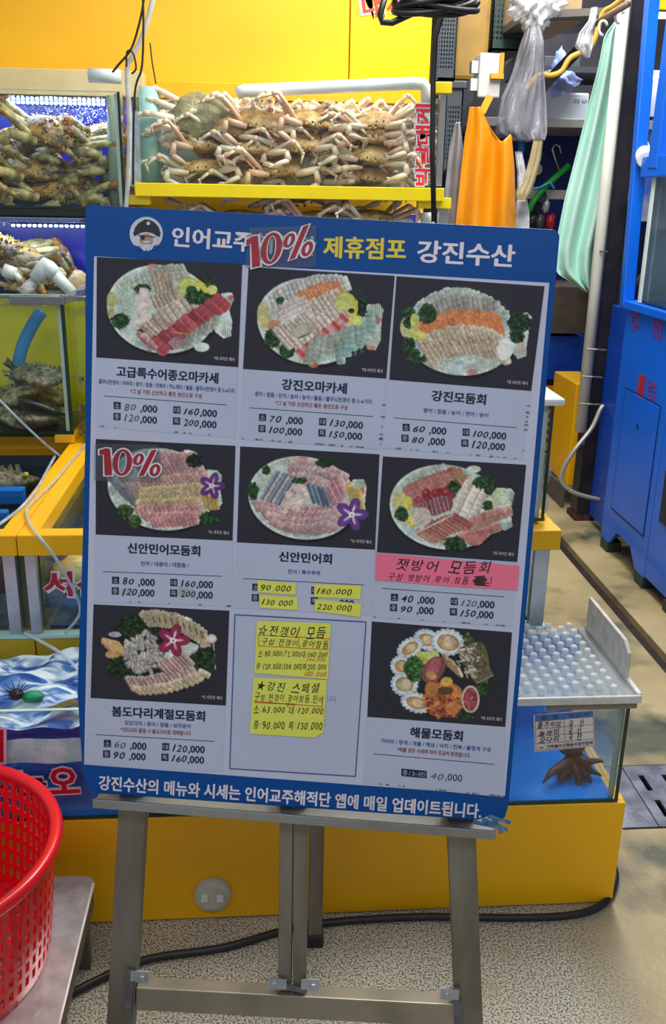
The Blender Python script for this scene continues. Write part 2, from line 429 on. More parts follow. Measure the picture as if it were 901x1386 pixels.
def dish1():
    p = Paint(125, 340, 330, 500, 901, seed=1); p.plate(None, 410, 345, 325, 262, .18, [(700, 330), (770, 250), (830, 245), (842, 285), (815, 350), (832, 420), (825, 505), (780, 520), (730, 480)])
    p.hatch(600, 115, 60, 22, .25, 8); p.hatch(400, 600, 70, 22, .2, 10); p.hatch(800, 300, 28, 26, .3, 6); p.hatch(800, 485, 34, 22, 0, 7); p.hatch(300, 570, 50, 20, .6, 8)
    p.ell(360, 95, 34, 20, (165, 120, 125)); p.ell(825, 275, 16, 14, (175, 60, 80)); p.ell(415, 602, 30, 18, (165, 90, 60))
    p.row((205, 235), (540, 125), 13, 52, 24, 1.15, (150, 158, 150), edge=(118, 128, 122), hi=(178, 184, 180), bend=26)
    p.row((390, 215), (480, 190), 5, 70, 20, 1.3, (158, 150, 134), edge=(112, 92, 82)); p.row((375, 300), (500, 270), 6, 42, 18, 1.1, (150, 138, 122), edge=(96, 80, 72))
    p.ell(195, 285, 58, 100, (138, 156, 150), .1, soft=10); p.shred(195, 290, 60, 100, (142, 164, 158), 80)
    p.ell(115, 290, 30, 48, (150, 148, 96)); p.ell(110, 360, 22, 30, (142, 140, 92)); p.herb(165, 415, 55, 48, 50); p.herb(300, 225, 50, 30, 34); p.herb(300, 465, 40, 20, 24)
    p.poly([(285, 215), (335, 225), (350, 300), (330, 360), (360, 420), (330, 440), (255, 475), (222, 445), (225, 420), (262, 400), (262, 330), (272, 260)], (168, 158, 160))
    p.ell(305, 300, 26, 80, (184, 174, 176), .05, .8, 14); p.ell(285, 425, 50, 26, (180, 168, 170), -.3, .8, 12)
    p.row((330, 480), (460, 390), 8, 56, 17, .75, (162, 150, 142), edge=(124, 84, 76)); p.row((400, 400), (600, 300), 7, 54, 27, .95, (168, 156, 144), edge=(120, 92, 82), hi=(190, 180, 172))
    p.herb(640, 265, 95, 58, 110); p.herb(690, 190, 40, 40, 30)
    p.lemon(575, 215, 68, an=.3); p.ell(590, 235, 34, 30, (40, 70, 40), .3); p.poly([(620, 165), (665, 190), (700, 250), (672, 262), (640, 215)], (170, 172, 50)); p.lemon(712, 230, 32)
    p.herb(620, 265, 70, 30, 50)
    p.row((400, 560), (760, 310), 9, 64, 36, .72, (146, 50, 62), edge=(176, 96, 104), hi=(118, 34, 48), ew=6, col2=(132, 42, 54)); p.shred(560, 440, 150, 40, (170, 92, 98), 26, an=.8, ln=44, wd=3)
    p.line([(470, 478), (560, 492), (640, 470)], 6, (160, 150, 60)); p.ell(500, 545, 42, 36, (130, 90, 98)); p.shred(500, 555, 50, 34, (160, 132, 140), 40, ln=18)
    p.row((560, 540), (730, 420), 7, 46, 20, 1.9, (128, 144, 136), edge=(150, 90, 92), hi=(166, 176, 168)); p.row((290, 510), (360, 560), 5, 36, 16, .9, (160, 120, 120), edge=(140, 60, 66))
    p.ell(650, 570, 46, 28, (176, 186, 184)); return p
def dish2():
    p = Paint(325, 355, 540, 515, 901, seed=2); p.plate(None, 400, 335, 305, 245, .15, [(690, 300), (715, 240), (790, 235), (812, 270), (800, 340), (798, 440), (765, 500), (720, 480), (690, 400)])
    p.hatch(640, 150, 55, 24, .8, 8); p.hatch(770, 270, 42, 32, 0, 8); p.hatch(770, 430, 34, 40, 0, 7); p.hatch(360, 580, 70, 20, .15, 10); p.hatch(590, 550, 50, 18, .1, 8)
    p.ell(772, 325, 24, 26, (160, 105, 92)); p.ell(742, 482, 26, 16, (165, 120, 110)); p.ell(415, 582, 28, 16, (168, 96, 60))
    p.row((190, 225), (600, 120), 17, 44, 21, 1.2, (164, 162, 162), edge=(120, 108, 116), hi=(188, 188, 188), bend=48)
    p.shred(165, 250, 40, 55, (162, 170, 168), 40); p.ell(130, 290, 34, 66, (160, 154, 104)); p.ell(140, 340, 36, 36, (168, 160, 118)); p.herb(225, 215, 22, 18, 16)
    p.row((360, 215), (560, 155), 10, 54, 18, 1.05, (176, 104, 56), edge=(196, 150, 110), hi=(150, 78, 38), bend=14)
    p.row((400, 275), (560, 190), 8, 52, 17, .95, (176, 166, 160), edge=(130, 100, 96)); 
    for k in range(5): p.slab(290+k*11, 240+k*24, 96, 20, -.42, (168, 160, 160), edge=(132, 50, 66) if k in (0, 1, 3) else (150, 160, 160), ew=7)
    p.ell(195, 360, 40, 32, (176, 112, 76)); p.ell(215, 385, 24, 16, (190, 140, 100)); p.ell(275, 375, 36, 14, (44, 52, 62)); 
    p.herb(185, 430, 50, 58, 50); p.herb(265, 500, 46, 48, 44)
    p.row((240, 430), (420, 330), 10, 74, 19, .85, (178, 172, 168), edge=(132, 88, 84), hi=(196, 190, 188)); p.row((320, 455), (600, 270), 12, 62, 18, .9, (180, 170, 164), edge=(146, 96, 94))
    p.ell(350, 385, 66, 44, (142, 140, 122), -.4); p.ell(340, 385, 44, 26, (156, 154, 138), -.4); p.line([(330, 430), (400, 400)], 6, (70, 60, 56))
    p.row((345, 520), (590, 320), 11, 32, 15, .8, (164, 52, 60), edge=(190, 150, 148), col2=(182, 120, 112)); 
    p.row((400, 510), (720, 400), 9, 70, 30, 1.75, (134, 152, 142), edge=(160, 110, 104), hi=(166, 182, 172)); p.row((570, 520), (740, 340), 6, 60, 26, 1.5, (120, 148, 146), hi=(168, 186, 182)); p.shred(630, 500, 60, 24, (90, 140, 134), 24, ln=24)
    p.herb(680, 250, 40, 70, 40, (28, 46, 40)); p.lemon(595, 225, 62, an=.2); p.poly([(640, 200), (668, 220), (665, 290), (640, 320), (632, 360), (615, 340), (622, 290), (645, 260)], (180, 162, 32)); p.lemon(665, 330, 34); p.ell(630, 275, 18, 14, (30, 40, 40)); return p
def dish3():
    p = Paint(525, 370, 745, 530, 901, seed=3); p.plate(None, 400, 330, 312, 236, .1, [(660, 300), (700, 235), (770, 215), (797, 240), (780, 330), (768, 400), (765, 460), (720, 475), (680, 430)])
    p.hatch(520, 92, 60, 22, .15, 9); p.hatch(640, 170, 26, 40, .2, 6); p.hatch(350, 565, 60, 20, .1, 9); p.hatch(620, 520, 46, 18, -.4, 8); p.hatch(730, 440, 38, 26, 0, 8); p.hatch(240, 520, 44, 18, .7, 7); p.hatch(410, 92, 40, 14, 0, 6); p.hatch(200, 165, 40, 12, -.5, 6)
    p.ell(330, 95, 30, 18, (190, 196, 194)); p.ell(465, 548, 34, 16, (165, 120, 110)); p.ell(440, 90, 24, 10, (160, 90, 80)); p.ell(735, 395, 26, 24, (176, 150, 140)); p.ell(748, 350, 12, 12, (170, 50, 56))
    p.row((190, 190), (650, 240), 22, 40, 20, 1.2, (154, 166, 164), hi=(184, 192, 190), bend=95, dan=.9); p.row((290, 190), (600, 190), 12, 40, 22, 1.35, (140, 142, 142), edge=(112, 98, 104), hi=(172, 176, 176), bend=34, dan=.3)
    p.row((195, 325), (620, 290), 21, 62, 17, 1.2, (186, 108, 50), edge=(204, 150, 96), hi=(158, 78, 30), bend=50, dan=.3); p.row((210, 325), (610, 280), 16, 40, 13, 1.1, (176, 96, 42), edge=(200, 140, 84), bend=20)
    p.row((215, 440), (640, 420), 18, 92, 24, 1.15, (170, 158, 140), edge=(140, 112, 98), hi=(186, 178, 166), bend=60, dan=.25)
    for k in range(9): p.line([(195+k*45, 385-k*4), (215+k*45, 412-k*4)], 6, (126, 62, 60), .8)
    for k in range(5): p.line([(200+k*44, 430+k*2), (232+k*44, 452+k*2)], 5, (140, 84, 80), .7)
    p.shred(430, 500, 180, 38, (156, 170, 164), 120, ln=34); p.ell(650, 420, 46, 64, (188, 188, 192), .4); p.ell(658, 410, 30, 44, (198, 198, 204), .4)
    p.herb(115, 225, 40, 34, 30); p.herb(220, 225, 52, 58, 60); p.ell(95, 300, 28, 54, (160, 160, 112)); p.herb(110, 275, 26, 30, 20); p.herb(115, 390, 38, 36, 30, (30, 56, 34)); p.herb(140, 460, 40, 46, 40); p.herb(195, 475, 20, 16, 10)
    p.ell(148, 270, 24, 48, (172, 168, 56), -.1); p.ell(142, 268, 13, 34, (178, 180, 96), -.1); p.ell(165, 340, 50, 24, (176, 170, 44), .15); p.ell(168, 336, 36, 13, (184, 184, 100), .15)
    p.herb(728, 275, 68, 58, 80, (28, 50, 34)); p.herb(715, 350, 40, 40, 30, (28, 50, 34)); return p
def dish4():
    p = Paint(125, 590, 325, 740, 901, seed=4); p.plate(None, 420, 325, 330, 248, .2, [(690, 250), (700, 205), (760, 210), (790, 240), (780, 330), (792, 410), (770, 440), (700, 430)])
    p.hatch(400, 565, 70, 16, .2, 9); p.hatch(120, 330, 20, 30, .2, 5); p.hatch(760, 245, 24, 26, 0, 6); p.ell(600, 105, 46, 16, (186, 196, 190), .3)
    p.shred(450, 115, 90, 28, (150, 110, 106), 90, ln=22); p.row((140, 300), (280, 400), 8, 90, 15, .95, (120, 124, 136), edge=(70, 78, 96), hi=(172, 172, 184), dan=.2); p.row((210, 300), (300, 330), 5, 70, 15, 1.0, (150, 130, 132), edge=(100, 90, 100), hi=(176, 160, 160))
    p.row((330, 250), (660, 200), 15, 98, 24, 1.05, (160, 122, 126), edge=(120, 84, 92), hi=(178, 148, 150), bend=24); p.row((320, 300), (650, 260), 15, 46, 18, .9, (164, 128, 126), edge=(134, 90, 96), hi=(180, 152, 148))
    for q in range(3): p.row((310-q*10, 345+q*36), (650, 320+q*42), 15, 34, 22, .8+.4*(q % 2), (166, 146, 112), edge=(138, 118, 84), hi=(184, 168, 138))
    for q in range(3): p.row((285+q*45, 455+q*36), (650-q*12, 450+q*34), 14-q, 30, 21, 1.2-.5*(q % 2), (168, 120, 122), edge=(132, 66, 80), hi=(184, 150, 150))
    p.herb(200, 460, 50, 44, 46, (48, 74, 38)); p.herb(262, 520, 40, 36, 36, (48, 74, 38)); p.herb(625, 150, 60, 40, 50, (26, 40, 34)); p.herb(710, 500, 56, 38, 50, (30, 58, 36))
    p.row((690, 400), (760, 410), 6, 46, 12, 1.4, (168, 138, 66), edge=(140, 108, 44), hi=(186, 160, 92)); p.orchid(728, 305, 78, (84, 38, 116)); return p
def dish5():
    p = Paint(315, 600, 520, 750, 901, seed=5); p.plate(None, 415, 325, 325, 246, .15, [(690, 240), (720, 215), (780, 215), (795, 260), (785, 360), (790, 410), (740, 430), (680, 420)])
    p.hatch(430, 548, 70, 20, .1, 10); p.hatch(640, 500, 60, 18, -.3, 9); p.hatch(350, 95, 40, 14, 0, 6); p.hatch(760, 245, 30, 22, 0, 7); p.hatch(610, 125, 50, 20, .5, 7); p.ell(415, 92, 30, 12, (170, 96, 84)); p.ell(768, 285, 16, 22, (176, 90, 78))
    for q in range(4): p.row((370-q*10, 130+q*40), (650, 190+q*48), 12, 40, 24, .5+.5*(q % 2), (160, 134, 138), edge=(128, 96, 106), hi=(180, 158, 160), bend=26)
    for q in range(4): p.row((150+q*38, 370+q*36), (640-q*20, 400+q*30), 15-q, 44, 25, 1.2-.25*q, (164, 132, 136), edge=(132, 92, 104), hi=(182, 158, 158), bend=-26)
    p.row((575, 330), (640, 260), 6, 60, 16, 1.1, (164, 122, 132), edge=(140, 60, 84), hi=(182, 150, 156))
    for k in range(7): p.slab(222+k*24, 250+k*8, 98, 15, -1.02, (150, 138, 140) if k % 2 else (92, 108, 134), edge=(60, 78, 108), hi=(176, 176, 190), ew=6)
    p.herb(120, 285, 32, 50, 44, (34, 64, 30)); p.herb(200, 160, 24, 26, 14); p.herb(400, 222, 46, 18, 22); p.herb(550, 115, 56, 28, 40, (26, 50, 34))
    for x, y, a in ((400, 270, .2), (345, 320, .8), (330, 365, .1), (400, 330, 1.2), (365, 370, .6), (425, 290, .9)): p.ell(x, y, 44, 28, (178, 160, 160), a); p.ell(x, y, 34, 17, (190, 174, 172), a); p.line([(x-24, y+8), (x+22, y-6)], 3, (140, 112, 116))
    for x in (470, 500, 530, 555): p.slab(x, 300+(x-470)*.25, 62, 14, 1.25, (84, 106, 132), edge=(50, 60, 88), hi=(170, 176, 184)); p.hatch(x, 310, 40, 8, 1.25, 8, (60, 70, 90))
    p.line([(405, 440), (450, 385)], 8, (140, 76, 96)); p.line([(470, 440), (505, 390)], 8, (140, 76, 96))
    p.row((700, 300), (760, 340), 6, 66, 16, 1.3, (176, 150, 84), edge=(150, 122, 56), hi=(190, 168, 108)); p.orchid(708, 425, 96, (84, 44, 128)); return p
def dish6():
    p = Paint(505, 610, 720, 765, 901, seed=6); p.plate(None, 410, 320, 318, 240, .12, [(660, 250), (700, 210), (780, 215), (802, 240), (778, 330), (788, 430), (750, 452), (700, 440), (650, 420)])
    p.hatch(380, 92, 50, 20, 0, 8); p.hatch(490, 102, 50, 24, .1, 9); p.hatch(610, 130, 44, 24, .5, 7); p.hatch(785, 270, 18, 40, 0, 6); p.hatch(755, 425, 36, 22, 0, 8); p.ell(415, 105, 26, 18, (172, 130, 112)); p.ell(570, 105, 40, 20, (176, 186, 176))
    p.row((190, 215), (400, 115), 10, 44, 22, 1.1, (150, 162, 158), hi=(184, 192, 190)); p.row((215, 260), (500, 150), 11, 60, 24, 1.0, (150, 92, 88), edge=(176, 126, 120), hi=(128, 66, 66), bend=20); p.ell(490, 145, 46, 18, (136, 110, 76), -.1)
    p.row((260, 300), (430, 240), 8, 40, 22, .9, (132, 46, 58), edge=(160, 90, 96), hi=(104, 26, 42)); p.row((280, 340), (430, 290), 8, 48, 17, 1.3, (122, 62, 76), edge=(170, 152, 168), hi=(90, 40, 60))
    for x, y, c in ((300, 240, (120, 20, 34)), (355, 240, (126, 24, 36)), (415, 235, (128, 28, 40))): p.ell(x, y, 24, 24, c); p.ell(x-5, y-6, 9, 8, (160, 70, 80), soft=6)
    p.herb(460, 205, 34, 38, 20, (38, 66, 36)); 
    for k in range(4): p.slab(505+k*44, 265+k*28, 108-k*8, 28, -1.12, (174, 166, 160), edge=(150, 120, 118), hi=(190, 184, 180), ew=6)
    p.herb(625, 180, 62, 34, 60); p.herb(660, 225, 34, 28, 30); p.herb(650, 310, 26, 30, 20)
    p.row((600, 400), (730, 350), 5, 60, 30, -.15, (156, 104, 98), edge=(174, 134, 124), hi=(186, 150, 140)); p.row((540, 480), (660, 450), 6, 66, 26, -.3, (158, 100, 96), edge=(180, 150, 142), hi=(186, 160, 152)); p.ell(575, 505, 50, 34, (160, 98, 92)); p.ell(620, 480, 26, 34, (150, 86, 84))
    p.row((290, 480), (400, 500), 6, 56, 18, .55, (154, 96, 88), edge=(180, 140, 126), hi=(122, 56, 50)); p.row((350, 450), (500, 400), 7, 62, 24, .55, (150, 86, 82), edge=(178, 128, 118), hi=(118, 46, 46)); p.line([(240, 465), (330, 425), (450, 365)], 10, (186, 160, 156))
    p.ell(150, 290, 40, 58, (160, 160, 96)); p.ell(195, 300, 26, 42, (180, 166, 40)); p.ell(190, 300, 14, 28, (184, 176, 80)); p.ell(215, 395, 50, 30, (182, 168, 36), .5); p.ell(215, 392, 34, 17, (190, 182, 78), .5); p.herb(160, 360, 40, 40, 40)
    p.ell(275, 375, 56, 54, (168, 158, 150)); p.shred(275, 375, 52, 50, (176, 160, 156), 50, ln=22); p.herb(400, 520, 34, 18, 14, (120, 130, 120)); p.herb(465, 535, 62, 50, 70, (34, 58, 36)); p.ell(720, 260, 50, 44, (160, 170, 140)); p.shred(740, 300, 40, 40, (150, 166, 150), 30); return p
def dish7():
    p = Paint(120, 810, 315, 955, 901, seed=7); p.ell(440, 340, 330, 250, (26, 26, 34), .2, .9, 20)
    p.ell(390, 100, 60, 12, (190, 196, 190)); p.row((360, 130), (720, 250), 17, 56, 24, 1.25, (158, 148, 126), edge=(150, 134, 100), hi=(176, 168, 152), bend=46, dan=.7)
    for k in range(9): p.line([(400+k*38, 118+k*k*1.4), (410+k*38, 150+k*k*1.5)], 9, (66, 54, 46), .75)
    p.ell(625, 130, 26, 10, (200, 206, 200), .3); p.ell(768, 252, 32, 28, (182, 176, 168)); p.ell(768, 252, 16, 13, (204, 198, 192)); p.ell(735, 295, 30, 20, (150, 140, 124)); p.line([(780, 280), (792, 440)], 8, (165, 158, 148))
    p.ell(165, 225, 42, 18, (150, 146, 160)); p.herb(265, 170, 88, 66, 130, (28, 46, 26)); p.herb(400, 215, 50, 20, 30, (30, 46, 30))
    p.row((130, 270), (190, 340), 7, 54, 18, .2, (172, 136, 88), edge=(146, 108, 66), hi=(190, 160, 112)); p.ell(150, 350, 46, 26, (172, 132, 82)); p.herb(200, 430, 90, 60, 120, (28, 48, 26)); p.herb(260, 480, 60, 32, 50, (26, 46, 26)); 
    for _ in range(95):
        a = p.r.uniform(0, 2*pi); q = sqrt(p.r.uniform(0, 1)); x, y = 345+cos(a)*q*118, 340+sin(a)*q*125; k = p.r.uniform(-14, 14); an = p.r.uniform(0, 3)
        p.ell(x, y, 30, 14, (118+k, 114+k, 116+k), an); p.ell(x-2, y-3, 24, 8, (164+k, 160+k, 162+k), an)
    p.row((640, 300), (520, 370), 7, 50, 24, .4, (160, 166, 162), edge=(120, 130, 134), hi=(182, 186, 184)); p.herb(715, 395, 86, 62, 130, (30, 50, 30)); p.herb(740, 345, 50, 40, 40, (30, 50, 30))
    p.row((260, 530), (640, 440), 17, 56, 19, 1.0, (170, 148, 146), edge=(120, 46, 60), hi=(182, 172, 170), bend=-40); p.row((470, 440), (620, 380), 8, 56, 17, .8, (166, 144, 142), edge=(112, 44, 60), hi=(178, 168, 168))
    p.row((300, 570), (720, 470), 14, 40, 20, .5, (176, 158, 132), edge=(142, 118, 90), hi=(194, 184, 164), bend=-34); p.orchid(528, 262, 100, (126, 20, 66)); return p
def dish9():
    p = Paint(495, 835, 700, 990, 901, seed=9); p.ell(455, 340, 300, 260, (30, 34, 36), 0, .8, 26)
    p.ell(690, 280, 44, 130, (70, 96, 48), -.1); p.herb(690, 430, 44, 44, 40, (36, 60, 26)); p.herb(605, 130, 26, 36, 20, (70, 90, 48)); 
    def sh(x, y, rx, ry, a, c=(166, 122, 62)):
        p.ell(x+3, y+5, rx*1.04, ry*1.04, (14, 14, 20), a, .7, 8)
        for k in range(18):
            t = 2*pi*k/18; p.ell(x+cos(t)*rx*.92*cos(a)-sin(t)*ry*.92*sin(a), y+cos(t)*rx*.92*sin(a)+sin(t)*ry*.92*cos(a), 13, 11, (156, 170, 192))
        p.ell(x, y, rx*.96, ry*.96, (158, 172, 194), a); p.ell(x, y, rx*.84, ry*.84, (182, 188, 196), a); p.ell(x, y+2, rx*.68, ry*.62, (132, 104, 74), a); p.ell(x, y+3, rx*.6, ry*.54, c, a); p.ell(x+6, y, rx*.36, ry*.42, (180, 160, 130), a)
    sh(360, 135, 74, 58, .3); sh(262, 185, 80, 52, -.6, (170, 120, 56)); sh(212, 290, 60, 58, 0); sh(230, 400, 78, 70, .2, (160, 140, 110)); sh(300, 510, 92, 56, .3, (166, 130, 84)); sh(488, 150, 96, 78, .2, (164, 136, 100))
    p.row((470, 250), (560, 330), 12, 34, 11, 1.2, (170, 148, 116), edge=(112, 86, 62), hi=(188, 170, 142)); p.row((600, 180), (700, 360), 12, 60, 18, -.5, (90, 78, 66), edge=(168, 156, 134), hi=(60, 52, 46))
    p.shred(620, 260, 70, 110, (168, 164, 144), 60, ln=32, wd=8, v=30); p.shred(680, 260, 34, 110, (84, 66, 54), 50, ln=30, wd=7)
    p.ell(340, 245, 52, 40, (160, 164, 72)); p.ell(395, 225, 42, 32, (170, 172, 100), .3); p.herb(285, 310, 58, 80, 110, (44, 82, 40)); p.herb(320, 330, 40, 50, 40, (50, 90, 44))
    p.ell(402, 315, 60, 88, (122, 62, 72), .6); p.ell(405, 300, 34, 60, (150, 78, 86), .6); p.ell(390, 350, 34, 24, (172, 120, 62), .3); p.ell(392, 352, 20, 12, (190, 140, 60), .3)
    p.ell(462, 445, 110, 56, (160, 92, 38)); p.ell(465, 540, 100, 58, (150, 82, 36))
    for _ in range(60):
        a = p.r.uniform(0, 2*pi); q = sqrt(p.r.uniform(0, 1)); x, y = 462+cos(a)*q*110, 485+sin(a)*q*108; k = p.r.uniform(.7, 1.15)
        p.ell(x, y, 24, 14, (180*k, 104*k, 36*k), p.r.uniform(0, 3), .85)
    for _ in range(26): p.ell(462+p.r.uniform(-100, 100), 545+p.r.uniform(-60, 60), 12, 8, (120, 30, 26), p.r.uniform(0, 3))
    p.ell(480, 385, 36, 28, (196, 146, 36)); p.ell(470, 440, 50, 24, (86, 56, 30)); p.ell(390, 430, 40, 44, (170, 104, 36)); p.ell(515, 545, 40, 40, (172, 100, 40))
    p.ell(622, 490, 54, 82, (186, 160, 146), 0); p.ell(622, 490, 42, 68, (122, 40, 50), 0); p.shred(622, 490, 34, 58, (170, 90, 96), 30, ln=26, wd=5); p.herb(600, 590, 50, 22, 24, (36, 60, 26)); return p

GAIN = np.array((1.72, 1.66, 1.42))
def grain(p):      # photographic mottling of the printed food
    H, W = p.a.shape[:2]; r = p.r
    def lo(k):
        g = r.normal(0, 1, (H//k+3, W//k+3)); y = np.arange(H)/k; x = np.arange(W)/k; i, j = y.astype(int), x.astype(int); fy, fx = (y-i)[:, None], (x-j)[None, :]
        return (g[i][:, j]*(1-fx)+g[i][:, j+1]*fx)*(1-fy)+(g[i+1][:, j]*(1-fx)+g[i+1][:, j+1]*fx)*fy
    m = 1+.065*lo(2)+.05*lo(6)+.04*lo(16); food = np.clip((p.a.mean(-1)-48)/40, 0, 1); m = 1+(m-1)*food; t = 1+.03*lo(9)[..., None]*np.array((1, 0, -1))*food[..., None]
    p.a = np.clip(p.a*m[..., None]*t, 0, 235); return p
def print_photo(paint, pl, quad, h, parent, nu=230, nv=160, name='dish_print'):
    q = [Vector(pl.hit(*c)) for c in quad]      # TL TR BR BL
    S, T = np.meshgrid(np.linspace(0, 1, nu), np.linspace(0, 1, nv)); S = S[..., None]; T = T[..., None]
    Q = [np.array(c) for c in q]; uv = (Q[0]*(1-S)+Q[1]*S)*(1-T)+(Q[3]*(1-S)+Q[2]*S)*T
    P = np.array(pl.o)+uv[..., 0:1]*np.array(pl.u)+uv[..., 1:2]*np.array(pl.v)+h*np.array(pl.n)
    d = P-np.array(CO); z = d@np.array(FW); px = IW/2+FPX*(d@np.array(RT))/z; py = IH/2-FPX*(d@np.array(UP))/z
    c = np.clip(paint.sample(px, py), 0, 255)/255.0; c = np.where(c <= .04045, c/12.92, ((c+.055)/1.055)**2.4)*GAIN; g_ = c.mean(-1, keepdims=True); c = c*.84+g_*.16
    off = np.array(wloc(parent)); me = bpy.data.meshes.new(name); n = nu*nv
    me.vertices.add(n); me.vertices.foreach_set('co', (P-off).reshape(-1))
    i = np.arange(nv-1)[:, None]*nu+np.arange(nu-1)[None, :]; f = np.stack([i, i+nu, i+nu+1, i+1], -1).reshape(-1, 4); nf = len(f)
    me.loops.add(nf*4); me.polygons.add(nf); me.loops.foreach_set('vertex_index', f.reshape(-1).astype(np.int32))
    me.polygons.foreach_set('loop_start', np.arange(0, nf*4, 4, dtype=np.int32)); me.update(calc_edges=True)
    at = me.color_attributes.new('Col', 'FLOAT_COLOR', 'POINT'); at.data.foreach_set('color', np.concatenate([np.clip(c, 0, 1).reshape(-1, 3), np.ones((n, 1))], 1).reshape(-1).astype(np.float32))
    me.materials.append(vcol_mat('dish print', .5, .2)); o = bpy.data.objects.new(name, me); COL.objects.link(o); o.parent = parent; return o

# ------------------------------------------------------------ the setting: floor and back wall
mat('yellow', (252, 190, 2), 0.36, c2=(248, 182, 2), scale=3, bump=0.03)
mat('alu', (176, 178, 176), 0.38, 0.85, c2=(150, 150, 146), scale=6, stretch=(1, 1, 0.15))
mat('steel', (206, 210, 214), 0.42, 0.75, c2=(160, 164, 170), scale=9, bump=0.08, stretch=(1, 6, 1))
mat('easel metal', (142, 136, 122), 0.5, 0.55, c2=(112, 105, 90), scale=14, stretch=(1, 1, 0.2))
mat('white', (236, 238, 236), 0.35, c2=(222, 224, 220)); mat('black rubber', (24, 24, 26), 0.45, c2=(34, 34, 36))
mat('cabinet blue', (0, 104, 228), 0.36, c2=(0, 96, 216), scale=3, coat=0.2)
mat('red ink', (206, 30, 46), 0.5); mat('white ink', (238, 226, 232), 0.5); mat('navy ink', (16, 26, 66), 0.5); mat('blue ink', (22, 62, 140), 0.5)
mat('dark ink', (22, 20, 24), 0.5); mat('orange ink', (196, 84, 34), 0.5); mat('pencil', (96, 92, 96), 0.5); mat('dark red ink', (150, 26, 40), 0.5)

def floor_material():
    m, nt, b = _nodes('market floor'); N, L = nt.nodes, nt.links
    tc = N.new('ShaderNodeTexCoord')
    def noise(s, d=5, r=0.5):
        n = N.new('ShaderNodeTexNoise'); n.inputs['Scale'].default_value = s; n.inputs['Detail'].default_value = d; n.inputs['Roughness'].default_value = r
        L.new(tc.outputs['Object'], n.inputs[0]); return n
    def ramp(n, a, ca, bb, cb):
        r = N.new('ShaderNodeValToRGB'); r.color_ramp.elements[0].position = a; r.color_ramp.elements[1].position = bb
        r.color_ramp.elements[0].color = (*lin(ca), 1); r.color_ramp.elements[1].color = (*lin(cb), 1); L.new(n.outputs[0], r.inputs[0]); return r
    def mix(f, a, c):
        x = N.new('ShaderNodeMix'); x.data_type = 'RGBA'; L.new(f, x.inputs[0]); L.new(a, x.inputs[6]); L.new(c, x.inputs[7]); return x.outputs[2]
    base = ramp(noise(2.2), .35, (190, 172, 126), .7, (150, 132, 92)); green = ramp(noise(5, 6), .5, (96, 96, 74), .6, (70, 74, 56))
    g = noise(1.3, 4, .6); gr = N.new('ShaderNodeMapRange'); gr.inputs[1].default_value = .54; gr.inputs[2].default_value = .62; L.new(g.outputs[0], gr.inputs[0])
    c1 = mix(gr.outputs[0], base.outputs[0], green.outputs[0])
    # worn speckle: pale paint flaked to dark grains, strongest near the stall
    sp = ramp(noise(230, 3, .6), .43, (98, 84, 62), .53, (204, 198, 176)); fl = noise(2.6, 4, .6); fr = N.new('ShaderNodeMapRange'); fr.inputs[1].default_value = .42; fr.inputs[2].default_value = .5
    L.new(fl.outputs[0], fr.inputs[0])
    sx = N.new('ShaderNodeSeparateXYZ'); L.new(tc.outputs['Object'], sx.inputs[0]); xr = N.new('ShaderNodeMapRange'); xr.inputs[1].default_value = .80; xr.inputs[2].default_value = .62; L.new(sx.outputs[0], xr.inputs[0])
    mu = N.new('ShaderNodeMath'); mu.operation = 'MULTIPLY'; L.new(fr.outputs[0], mu.inputs[0]); L.new(xr.outputs[0], mu.inputs[1])
    mx = N.new('ShaderNodeMath'); mx.operation = 'MAXIMUM'; xr2 = N.new('ShaderNodeMapRange'); xr2.inputs[1].default_value = .55; xr2.inputs[2].default_value = .40; L.new(sx.outputs[0], xr2.inputs[0])
    L.new(mu.outputs[0], mx.inputs[0]); L.new(xr2.outputs[0], mx.inputs[1])
    c2 = mix(mx.outputs[0], c1, sp.outputs[0]); L.new(c2, b.inputs['Base Color'])
    b.inputs['Roughness'].default_value = .42
    n3 = noise(60, 4); bp = N.new('ShaderNodeBump'); bp.inputs['Strength'].default_value = .35; bp.inputs['Distance'].default_value = .004
    L.new(n3.outputs[0], bp.inputs['Height']); L.new(bp.outputs[0], b.inputs['Normal']); return m
FLOORM = floor_material()
SX0, SX1 = 1.395, 1.455      # drain channel
mb = MB()
GX0, GX1, GY0, GY1 = .93, 1.62, 1.96, 2.245    # cut-out for the steel drain covers
for x0, x1, y0, y1 in ((-3.0, GX0, -1.5, 9), (GX0, SX0, -1.5, GY0), (GX0, SX0, GY1, 9), (SX1, 4.2, -1.5, GY0), (SX1, 4.2, GY1, 9), (GX1, 4.2, GY0, GY1), (SX0, SX1, -1.5, GY0)):
    mb.box(x0, x1, y0, y1, -.06, 0)
FL = struct('floor', mb, FLOORM)
struct('trim_1', MB().box(SX0, SX1, GY1, 9, -.06, -.03), mat('drain sludge', (54, 34, 28), .6, c2=(30, 20, 18), scale=30, bump=.4), label=None)
